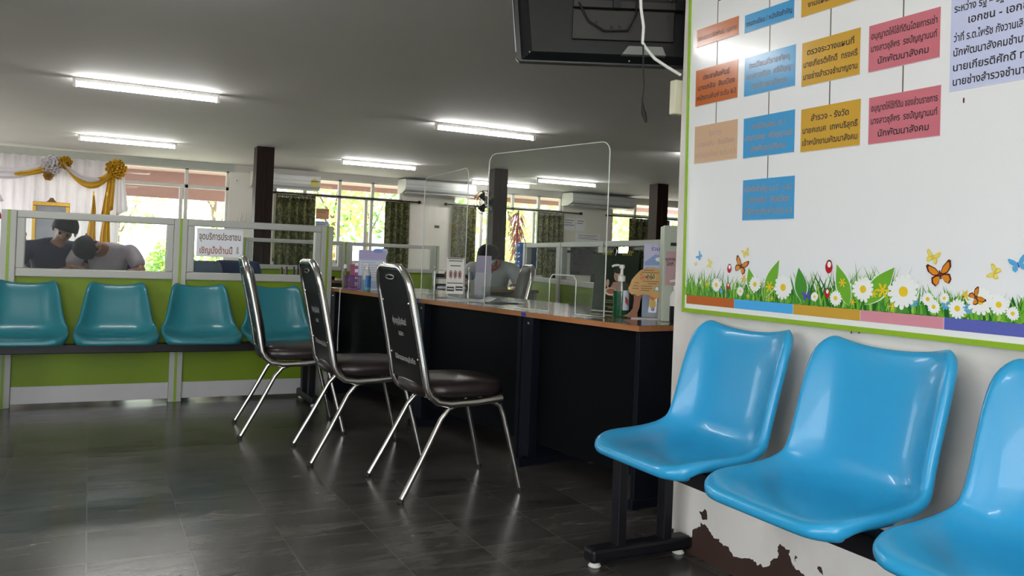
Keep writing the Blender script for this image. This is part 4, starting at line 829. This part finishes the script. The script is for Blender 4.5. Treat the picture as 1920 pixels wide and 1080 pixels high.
ac = air_con('white air conditioner behind the first wooden column', 2.47, 3.66, YB - .001, 2.09, 2.36, .22)
part_label(MB().flat([(.42, .02), (.56, .02), (.56, .13), (.49, .17), (.42, .13)], lambda x, z, d: (x, -.222 - .002, z + .045), 0).build('energy_label', mat('yellow_label', (.62, .52, .12), .5), ac), 'yellow energy label')
air_con('wide white air conditioner seen through the far acrylic screen', 5.18, 6.62, YB - .02, 2.16, 2.42, .45)
air_con('wide white air conditioner seen through the nearest acrylic screen', 8.80, 10.40, YB - .02, 2.16, 2.42, .45)
def curtain(label, x0, x1, folds, z0=.02, z1=2.0, m=None, y=YB - .10, name='curtain', group='green patterned curtains', top=0, n=40):
    t = thing(name, label, 'curtain', ((x0 + x1) / 2, y, z0), 0, group); a = (x1 - x0) / 2
    MB().sheet(lambda u, v: (-a + 2 * a * u * 1.0, .035 * math.sin(2 * PI * folds * u + .6 * v) * (1.1 + .3 * math.sin(5 * v + 9 * u)), (z1 - z0) * v), folds * 9, 6).build('cloth', m or M_damask, t, smooth=180, solid=.004)
    if top:
        for k in range(folds * 2):
            u = (k + .5) / (folds * 2); g = MB().tube([(-a + 2 * a * u + .02 * math.cos(q), -.04, z1 - z0 - .05 + .02 * math.sin(q)) for q in [2 * PI * j / 10 for j in range(10)]], .006, 6, closed=True); g.build('grommet', M_chrome, t, smooth=60)
    return t
curtain('green patterned curtain below the first air conditioner', 2.92, 3.62, 5, top=1)
curtain('narrow green curtain beside the middle window, half behind the far screen', 4.93, 5.42, 4)
curtain('green curtain at the pier right behind the leaflet holder', 6.30, 6.82, 4)
curtain('green curtain in front of the red leaved plant window, gathered tight', 8.22, 8.84, 5, top=1)
curtain('green curtain with ring top just before the third wooden column', 10.50, 11.60, 6, top=1)
for x0, x1, l in ((2.7, 5.6, 'dark curtain rod over the middle window'), (6.15, 9.24, 'dark curtain rod over the window with the red leaved plant'), (9.9, 12.5, 'dark curtain rod over the farthest window')):
    t = thing('curtain_rod', l, 'curtain rod', ((x0 + x1) / 2, YB - .10, 2.02), 0, 'curtain rods'); a = (x1 - x0) / 2
    MB().tube([(-a, 0, 0), (a, 0, 0)], .014, 10).build('rod', M_dkwood, t, smooth=60)
    for s_ in (-1, 1): MB().ball((s_ * a, 0, 0), (.04, .03, .03), 12, 8).build('finial', M_dkwood, t, smooth=60)
# white drapery with yellow swags
curtain('long white curtain behind the yellow and white swags', -1.75, .42, 15, .08, 2.33, M_wht, YB - .12, 'white_curtain', 'white drapes', n=60)
def swag(label, p0, p1, dip, m, w0, y, tail=None):
    t = thing('drapery_swag', label, 'swag', (p0[0], y, p0[1]), 0, 'yellow and white swags'); dx, dz = p1[0] - p0[0], p1[1] - p0[1]
    def fn_(u, v):
        c = 4 * u * (1 - u); wv = w0 * (.35 + .65 * c); q = (v - .5)
        return (dx * u, -.03 - .03 * math.cos(PI * q) - .012 * math.sin(v * 18), dz * u - dip * c - wv * q - .008 * math.sin(v * 16 + u * 5))
    MB().sheet(fn_, 24, 14).build('cloth', m, t, smooth=180, solid=.004)
    return t
swag('white swag at the edge of the picture, sagging towards the white rosette', (-1.85, 2.20), (-.55, 2.23), .20, M_wht, .17, YB - .20)
swag('short yellow swag end tucked into the white rosette', (-1.05, 2.02), (-.50, 2.20), .03, M_yel, .11, YB - .22)
swag('yellow swag hanging between the white and the gold rosette', (-.42, 2.28), (.35, 2.22), .30, M_yel, .17, YB - .21)
swag('white swag crossing the yellow one between the rosettes', (-.40, 2.24), (.12, 2.02), .10, M_wht, .10, YB - .25)
def rosette(label, x, z, r, m):
    t = thing('rosette', label, 'rosette', (x, YB - .22, z), 0, 'cloth rosettes'); rn = random.Random(int(x * 100)); b = MB()
    for k in range(46):
        a = 2.4 * k; q = r * math.sqrt(k / 46); c, s_ = math.cos(a), math.sin(a); w_ = r * .28
        cx, cz = q * c, q * s_; d = -.07 * (1 - (q / r) ** 2)
        b.sheet(lambda u, v: (cx + w_ * (u - .5) * -s_ * 1.2 + c * w_ * (v - .3) * .8, d - .05 * v - .015 * math.sin(PI * u), cz + w_ * (u - .5) * c * 1.2 + s_ * w_ * (v - .3) * .8), 3, 2)
    b.build('petals', m, t, smooth=180, solid=.003); MB().ball((0, .0, 0), (r * .8, .05, r * .8), 12, 8).build('core', m, t, smooth=60)
rosette('white cloth rosette between the two swags', -.56, 2.18, .15, M_wht); rosette('yellow cloth rosette touching the white one', -.38, 2.24, .10, M_yel); rosette('large golden yellow rosette at the end of the white curtain', .345, 2.20, .15, M_yel)
rosette('small gold rosette below the white one', -.60, 2.02, .07, M_gold)
for x, x2, m, l in ((.30, .24, M_yel, 'yellow tail of cloth hanging from the golden rosette'), (.42, .46, M_wht, 'white tail of cloth hanging from the golden rosette')):
    t = thing('drapery_tail', l, 'swag', (x, YB - .2, 1.45), 0, 'yellow and white swags'); MB().sheet(lambda u, v: ((u - .5) * (.17 - .08 * v) + (x2 - x) * (1 - v), .02 * math.sin(u * 15), .72 * v + .1 * u * (1 - v)), 14, 8).build('cloth', m, t, smooth=180, solid=.004)
for x, w_, l in ((.034, .12, 'narrow golden yellow flag hanging on a pole by the white curtain'), (.222, .135, 'golden yellow flag hanging nearest the bright glazing')):
    t = thing('flag', l, 'flag', (x, 13.95, 0), 0, 'yellow flags on poles'); MB().tube([(0, .03, .03), (0, .03, 1.78)], .012, 8).build('pole', M_gold, t, smooth=60); MB().lathe([(.07, 0), (.07, .03), (.03, .05)], (0, .03, 0), 18).build('base', M_gold, t, smooth=40)
    MB().sheet(lambda u, v: ((u - .5) * w_ * (1.5 - 1.35 * v ** 1.5) + .01 * math.sin(9 * v), .018 * math.sin(u * 16 + v), .42 + 1.30 * v), 16, 14).build('cloth', M_yel, t, smooth=180, solid=.004)
t = thing('flag', 'red and white flag at the very edge of the picture', 'flag', (-1.22, 14.0, 0), 0, 'national flags on poles'); MB().tube([(-.08, .0, .03), (-.06, .0, 1.9)], .012, 8).build('pole', M_gold, t, smooth=60); MB().lathe([(.10, 0), (.10, .03), (.03, .05)], (-.08, 0, 0), 18).build('base', M_gold, t)
fl = MB(); fl.sheet(lambda u, v: (-.06 + .16 * u * (1 - .6 * v), .015 * math.sin(u * 12), 1.30 + .25 * v), 10, 3, 0); fl.sheet(lambda u, v: (-.06 + (.16 - .1 * v) * u * (1 - .2 * v), .015 * math.sin(u * 12), 1.55 + .3 * v), 10, 3, 1); fl.build('cloth', [M_red, M_wht], t, smooth=180, solid=.004)
# altar table with a framed picture and gold stands
al = thing('altar_table', 'white draped altar table under the white curtain', 'table', (-.5, 14.35, 0), 0); MB().box(-.75, .75, -.25, .25, .70, .74).build('top', M_wht, al); MB().sheet(lambda u, v: (-.75 + 1.5 * u, -.26 - .015 * math.sin(u * 60), .72 * v + .01), 90, 2).build('skirt', M_wht, al, smooth=180, solid=.004)
for sx in (-1, 1):
    for sy in (-1, 1): MB().box(sx * .72 - .02, sx * .72 + .02, sy * .2 - .02, sy * .2 + .02, 0, .70).build('leg', M_grey, al)
pc = thing('framed_picture', 'gold framed picture standing on the altar table with a small crest on top', 'picture', (-.53, 14.45, .741), 0)
fo = MB().box(-.25, .25, -.02, .02, 0, .05).box(-.25, .25, -.02, .02, .80, .86).box(-.25, -.20, -.02, .02, .05, .80).box(.20, .25, -.02, .02, .05, .80); fo.build('frame', M_gold, pc, bevel=.006)
MB().box(-.2, .2, -.004, .01, .05, .80).build('print', mat('grey_print', (.28, .29, .34), .3, var=.5, scale=5), pc)
MB().prism([(-.07, .86), (.07, .86), (.04, .89), (.02, .925), (-.02, .925), (-.04, .89)], XZ, -.01, .01).build('crest', mat('brown_crest', (.20, .09, .03), .5), pc)
MB().prism([(0, 0), (.18, 0), (.02, .6)], lambda x, z, d: (d, .02 + x, z), -.02, .02).build('easel_strut', M_gold, pc)
for x, l, k in ((-.98, 'tall gold urn stand at the end of the altar table', 1.0), (-.86, 'slim gold candle stand beside the framed picture', .85)):
    t = thing('gold_stand', l, 'ornament', (x, 14.25, .741), 0, 'gold stands on the altar'); MB().lathe([(.06 * k, 0), (.06 * k, .03), (.025, .06), (.05 * k, .16), (.055 * k, .24), (.02, .30), (.035, .36), (.012, .40), (.008, .50 * k)], n=18).build('body', M_gold, t, smooth=40); MB().ball((0, 0, .50 * k), .02, 10, 8).build('finial', M_gold, t, smooth=60)
# fan, wall rack, notices
fa = thing('wall_fan', 'dark wall fan beside the second wooden column', 'fan', (5.70, 12.02, 1.86), -.9)
MB().box(-.03, .06, .04, .10, -.08, .08).tube([(0, .05, 0), (0, -.08, .02)], .02, 8).build('bracket', M_grey, fa)
MB().lathe([(.07, 0), (.075, .06), (.05, .12), (.02, .13)], n=16).build('motor', M_grey, fa, smooth=40)
gd = MB()
for r in (.19, .14, .09): gd.tube([(r * math.cos(a), -.14, .03 + r * math.sin(a)) for a in [2 * PI * k / 28 for k in range(28)]], .005, 5, closed=True)
for k in range(14): a = 2 * PI * k / 14; gd.tube([(.03 * math.cos(a), -.15, .03 + .03 * math.sin(a)), (.19 * math.cos(a), -.14, .03 + .19 * math.sin(a)), (.17 * math.cos(a), -.06, .03 + .17 * math.sin(a))], .003, 5)
gd.build('guard', M_black, fa, smooth=60)
for k in range(3):
    a0 = 2 * PI * k / 3; MB().sheet(lambda u, v: ((.03 + .13 * u) * math.cos(a0 + .9 * (v - .5)), -.11 + .02 * (v - .5), .03 + (.03 + .13 * u) * math.sin(a0 + .9 * (v - .5))), 5, 5).build('blade', M_black, fa, smooth=180, solid=.002)
wr = thing('wall_rack', 'small white wire rack on the pier left of the first wooden column', 'rack', (2.36, YB - .002, 1.40), 0); MB().box(-.10, .10, -.012, 0, 0, .05).build('back_plate', M_white, wr)
for x in (-.08, -.03, .04, .08): MB().tube([(x, -.012, .02), (x, -.06, .02), (x, -.06, .25)], .007, 6).build('prong', M_white, wr, smooth=60)
ws = thing('wall_switch', 'small wall switch high on the pale pier', 'switch', (2.25, YB - .001, 2.13), 0); MB().box(-.035, .035, -.012, 0, 0, .11).build('plate', M_white, ws, bevel=.004); MB().box(-.012, .012, -.018, -.012, .03, .075).build('rocker', M_grey, ws)
def notice(label, x, z, w_, h_, m, lines=3, y=YB - .001):
    t = thing('wall_notice', label, 'notice', (x, y, z), 0, 'paper notices on the back wall'); MB().box(-w_ / 2, w_ / 2, -.004, 0, 0, h_).build('sheet', m, t)
    for k in range(lines):
        c_ = MB(); card(c_, -w_ * .4, w_ * (.4 - .15 * (k % 2)), h_ * (.8 - .2 * k), h_ * (.86 - .2 * k), -.0046); c_.build('text_line', M_inkbr, t)
notice('orange notice taped to the window frame near the first green curtain', 3.78, 1.60, .24, .19, mat('orange_notice', (.60, .30, .16), .6), 2, YB + .035)
notice('pale notice taped under the orange one', 3.78, 1.40, .24, .16, M_pb1, 2, YB + .035)
notice('white notice on the pier behind the nearest screen', 9.02, 1.66, .28, .25, M_paper); notice('second white notice on the same pier', 9.30, 1.66, .22, .25, M_paper, 2)
notice('long framed notice low on the pier behind the nearest screen', 9.50, 1.42, .62, .18, M_paper, 3); notice('small dark label on the pier behind the far screen', 6.02, 1.55, .10, .05, M_ink, 0)

# ------------------------------------------------------------------ people
def skinned(name, nodes, edges, m, parent, root=0, sub=2):
    me = bpy.data.meshes.new(name); me.from_pydata([n[0] for n in nodes], edges, []); me.update(); me.materials.append(m)
    o = bpy.data.objects.new(name, me); C.objects.link(o); o.parent = parent
    md = o.modifiers.new('skin', 'SKIN'); md.use_smooth_shade = True; md.branch_smoothing = .6
    for i, n in enumerate(nodes):
        sv = me.skin_vertices[0].data[i]; r = n[1]; sv.radius = r if isinstance(r, tuple) else (r, r); sv.use_root = (i == root)
    sb = o.modifiers.new('sub', 'SUBSURF'); sb.levels = sub; sb.render_levels = sub
    return o
def person(label, loc, rz, lean_, headp, hands, shirt, trousers, extra=None, hairm=M_hair):
    """seated figure, local -y is forward; lean_ = (chest, neck) points"""
    t = thing('person', label, 'person', loc, rz); ch_, nk = Vector(lean_[0]), Vector(lean_[1]); hd = Vector(headp); up = (hd - nk).normalized()
    pel = Vector((0, 0, .56)); mid = (pel + ch_) / 2 + Vector((0, .03, 0))
    nodes = [(pel, .11), (mid, .10), (ch_, (.11, .09)), (nk, .050), (hd - up * .03, .072), (hd + up * .06, .085)]; edges = [(0, 1), (1, 2), (2, 3), (3, 4), (4, 5)]
    fwd = Vector((0, -1, 0)); fwd = (fwd - up * fwd.dot(up)).normalized(); side = up.cross(fwd)
    cloth = [(pel, .155), (mid, .155), (ch_, (.19, .155)), (ch_.lerp(nk, .78), .088)]; ce = [(0, 1), (1, 2), (2, 3)]
    for s_ in (-1, 1):
        sh_ = ch_ + Vector((s_ * .19, .0, .055)); hn = Vector(hands[0 if s_ < 0 else 1]); el_ = sh_.lerp(hn, .5) + Vector((s_ * .09, .06, -.10)); wr_ = hn.lerp(el_, .14)
        b0 = len(nodes); nodes += [(sh_, .048), (el_, .042), (wr_, .028), (hn, (.036, .020))]; edges += [(2, b0), (b0, b0 + 1), (b0 + 1, b0 + 2), (b0 + 2, b0 + 3)]
        d = (hn - wr_).normalized(); sd = Vector((s_, 0, 0)) - d * d.x * s_; sd = sd.normalized()
        for k, ln in enumerate((.075, .085, .08, .062)):
            off = sd * (.030 - .020 * k); q = len(nodes); nodes += [(hn + d * .035 + off, .0095), (hn + d * (.035 + ln * .55) + off * 1.15 + Vector((0, 0, -.006)), .0085), (hn + d * (.035 + ln) + off * 1.2 + Vector((0, 0, -.025)), .007)]; edges += [(b0 + 3, q), (q, q + 1), (q + 1, q + 2)]
        q = len(nodes); nodes += [(hn - sd * .035 + d * .005, .011), (hn - sd * .055 + d * .045 + Vector((0, 0, -.01)), .008)]; edges += [(b0 + 3, q), (q, q + 1)]
        c0 = len(cloth); cloth += [(sh_, .088), (sh_.lerp(el_, .85), .066)]; ce += [(2, c0), (c0, c0 + 1)]
        kn = Vector((s_ * .12, -.40, .50)); an = Vector((s_ * .13, -.36, .08)); b1 = len(nodes); nodes += [(Vector((s_ * .09, -.02, .53)), .085), (kn, .062), (an, .040), (an + Vector((0, -.12, -.045)), (.04, .03))]; edges += [(0, b1), (b1, b1 + 1), (b1 + 1, b1 + 2), (b1 + 2, b1 + 3)]
    # nose and ears grow from the head
    q = len(nodes); nodes += [(hd + fwd * .085 - up * .005, .016), (hd + fwd * .100 - up * .022, .014)]; edges += [(4, q), (q, q + 1)]
    skinned('body', nodes, edges, M_skin, t)
    for s_ in (-1, 1):
        MB().ball(hd + side * .086 * s_ - up * .002, (.012, .022, .032), 10, 7).build('ear', M_skin, t, smooth=60)
        MB().ball(hd + fwd * .074 + side * .030 * s_ + up * .018, .012, 10, 7).build('eye', mat('dark_eye', (.03, .02, .02), .2), t, smooth=60)
    MB().ball(hd + fwd * .076 - up * .058, (.024, .010, .008), 10, 6).build('mouth', mat('lips', (.28, .09, .07), .4), t, smooth=60)
    # hair: the top and rear of the head
    hb = MB(); n, kk = 22, 12; vs = []
    for i in range(kk + 1):
        for j in range(n):
            a = 2 * PI * j / n; fr_ = math.cos(a); lim = 1.95 - .80 * max(0, fr_) ** .6; ph = lim * i / kk; r = .104 if fr_ < .3 else .100
            vs.append(hd + up * (.022 + r * 1.12 * math.cos(ph)) + (fwd * fr_ * .98 + side * math.sin(a) * .92) * r * math.sin(ph))
    hb.add(vs, [(i * n + j, (i + 1) * n + j, (i + 1) * n + (j + 1) % n, i * n + (j + 1) % n) for i in range(kk) for j in range(n)]).build('hair', hairm, t, smooth=180, solid=.012)
    skinned('shirt', cloth, ce, shirt, t)
    tr_ = [(pel, .148)]; te = []
    for s_ in (-1, 1):
        b1 = len(tr_); tr_ += [(Vector((s_ * .09, -.02, .53)), .100), (Vector((s_ * .12, -.40, .50)), .076), (Vector((s_ * .13, -.37, .13)), .058)]; te += [(0, b1), (b1, b1 + 1), (b1 + 1, b1 + 2)]
        MB().ball((s_ * .135, -.45, .045), (.05, .13, .045), 12, 8).build('shoe', M_black, t, smooth=60)
    skinned('trousers', tr_, te, trousers, t)
    return t
M_navysh = mat('navy_shirt_cloth', (.010, .014, .040), .75); M_greysh = mat('pale_grey_shirt_cloth', (.36, .32, .36), .75, var=.25, scale=8); M_trs = mat('dark_trouser_cloth', (.02, .02, .025), .8); M_whsh = mat('pale_shirt_cloth', (.45, .48, .50), .7)
person('person with black hair in a navy shirt leaning forward behind the partition glass', (-.30, 8.10, 0), .12, ((.02, -.14, .90), (.06, -.22, 1.03)), (.08, -.29, 1.10), ((-.22, -.55, .78), (.07, -.60, .78)), M_navysh, M_trs)
person('person in a pale grey shirt bending low over the table beside the navy shirt', (.16, 8.05, 0), -.05, ((-.02, -.16, .90), (-.08, -.30, .98)), (-.14, -.44, .965), ((-.17, -.62, .78), (.18, -.62, .78)), M_greysh, M_trs)
pc_ = person('person in a pale shirt with an orange red collar writing behind the counter', (3.33, 6.90, 0), -.30, ((-.02, -.16, .86), (-.05, -.28, .96)), (-.08, -.36, 1.01), ((-.22, -.55, .78), (.14, -.58, .78)), M_whsh, M_trs)
part_label(MB().tube([(-.05 + .075 * math.cos(a), -.25 + .075 * math.sin(a), .955 - .04 * math.sin(a) * -1) for a in [2 * PI * k / 18 for k in range(18)]], .016, 8, closed=True).build('collar', mat('orange_red_cloth', (.55, .06, .02), .6), pc_, smooth=60), 'orange red collar')
part_label(MB().ball((-.08, -.452, .985), (.05, .025, .035), 12, 8).build('face_mask', M_whsh, pc_, smooth=60), 'pale face mask')

# ------------------------------------------------------------------ garden outside
def leaf_cloud(seed, c, r, n, size, mats_, parent, name='foliage', long=1.0, droop=0):
    rn = random.Random(seed); b = MB()
    for i in range(n):
        while True:
            p = Vector((rn.uniform(-1, 1), rn.uniform(-1, 1), rn.uniform(-1, 1)))
            if .25 < p.length < 1: break
        q = Vector((c[0] + p.x * r[0], c[1] + p.y * r[1], c[2] + p.z * r[2])); a = Vector((rn.gauss(0, 1), rn.gauss(0, 1), rn.gauss(0, .6) - droop)).normalized(); d = a.cross(Vector((rn.gauss(0, 1), rn.gauss(0, 1), rn.gauss(0, 1)))).normalized(); s_ = size * rn.uniform(.6, 1.3)
        b.add([q - a * s_ * long, q + d * s_ * .42, q + a * s_ * long, q - d * s_ * .42], [(0, 1, 2, 3)], rn.randrange(len(mats_)))
    return b.build(name, mats_, parent, fixn=False)
def tree(label, x, y, h_, r, seed, mats_, n=1500, size=.12, name='garden_tree'):
    t = thing(name, label, 'tree', (x, y, -.12), 0, 'garden trees'); rn = random.Random(seed)
    tk = MB().tube([(0, 0, 0), (rn.uniform(-.1, .1), .05, h_ * .4), (rn.uniform(-.2, .2), 0, h_ * .75)], [.09, .06, .03], 8)
    for k in range(4):
        a = 2 * PI * k / 4 + rn.random(); tk.tube([(0, 0, h_ * (.35 + .08 * k)), (r * .6 * math.cos(a), r * .6 * math.sin(a), h_ * (.6 + .09 * k))], [.035, .015], 6)
    tk.build('trunk', M_bark, t, smooth=60); leaf_cloud(seed, (0, 0, h_ * .68), (r, r, h_ * .36), int(n * .55), size, mats_, t)
def shrub(label, x, y, h_, r, seed, mats_, n=900, size=.08):
    t = thing('garden_shrub', label, 'shrub', (x, y, -.12), 0, 'garden shrubs'); rn = random.Random(seed); b = MB()
    for k in range(7): a = 2 * PI * k / 7; b.tube([(0, 0, 0), (r * .5 * math.cos(a), r * .5 * math.sin(a), h_ * .8)], [.015, .006], 5)
    b.build('stem', M_bark, t); leaf_cloud(seed, (0, 0, h_ * .55), (r, r, h_ * .48), n, size, mats_, t)
LY, LL_, LM, LD = M_leafs
tree('loose pale tree outside, behind the gold flag', .6, 22, 3.6, 1.2, 11, [LY, LL_, LM], 1000); tree('loose yellow green tree outside, behind the slim glass door', 3.1, 24.5, 4.2, 1.2, 12, [LY, LL_], 900)
shrub('light green shrub outside low behind the left glass', .25, 18.6, 1.25, .55, 21, [LL_, LY, LM]); shrub('light green shrub outside beside the bright path', 1.55, 18.8, 1.3, .5, 22, [LL_, LM]); shrub('mid green shrub outside near the pale pier', 2.75, 19.6, 1.6, .6, 23, [LM, LL_])
tree('yellow green tree outside the middle window', 5.2, 19.5, 3.6, 1.1, 13, [LL_, LY, LM], 1700); tree('mid green tree outside the middle window, beside the narrow curtain', 7.0, 22.5, 4.6, 1.3, 14, [LM, LL_, LD], 1700)
shrub('orange leaved shrub outside the middle window', 4.6, 18.2, 1.35, .55, 24, [mat('orange_leaf', (.50, .20, .06), .5, var=.3), LY, LL_])
tree('bright yellow green tree outside the window with the red leaved plant', 10.2, 20, 3.9, 1.4, 15, [LY, LL_, LL_], 2200); shrub('bright yellow shrub outside below the red leaved plant', 8.9, 18.3, 1.5, .8, 25, [LY, LL_], 1200)
tree('mid green tree outside behind the fan', 7.75, 19.6, 4.2, 1.0, 16, [LM, LL_], 1700); tree('light green tree outside the farthest window', 13.2, 20.0, 4.2, 1.4, 17, [LL_, LM, LY], 2200); tree('mid green tree outside beyond the farthest window', 16.4, 21.5, 4.6, 1.5, 18, [LM, LL_], 1500)
# red cordyline with long drooping leaves
t = thing('cordyline_plant', 'tall plant with long drooping red leaves outside the third window', 'plant', (8.55, 16.5, -.12), 0); MB().tube([(0, 0, 0), (.03, 0, 2.3)], [.03, .02], 8).build('stem', M_bark, t, smooth=60); rn = random.Random(9)
for k in range(70):
    z = 1.15 + 1.05 * k / 70 + rn.uniform(-.05, .05); a = 2.4 * k; L_ = .22 + .10 * rn.random() + .08 * (k / 70); c, s_ = math.cos(a), math.sin(a)
    MB().sheet(lambda u, v: (.02 + (v * L_ * .8) * c - (u - .5) * .05 * math.sin(PI * (.1 + .9 * v)) * s_, (v * L_ * .8) * s_ + (u - .5) * .05 * math.sin(PI * (.1 + .9 * v)) * c, z + .16 * math.sin(PI * .8 * v) * .6 - .34 * v * v), 2, 6).build('leaf', M_tired, t, smooth=180, fixn=False)
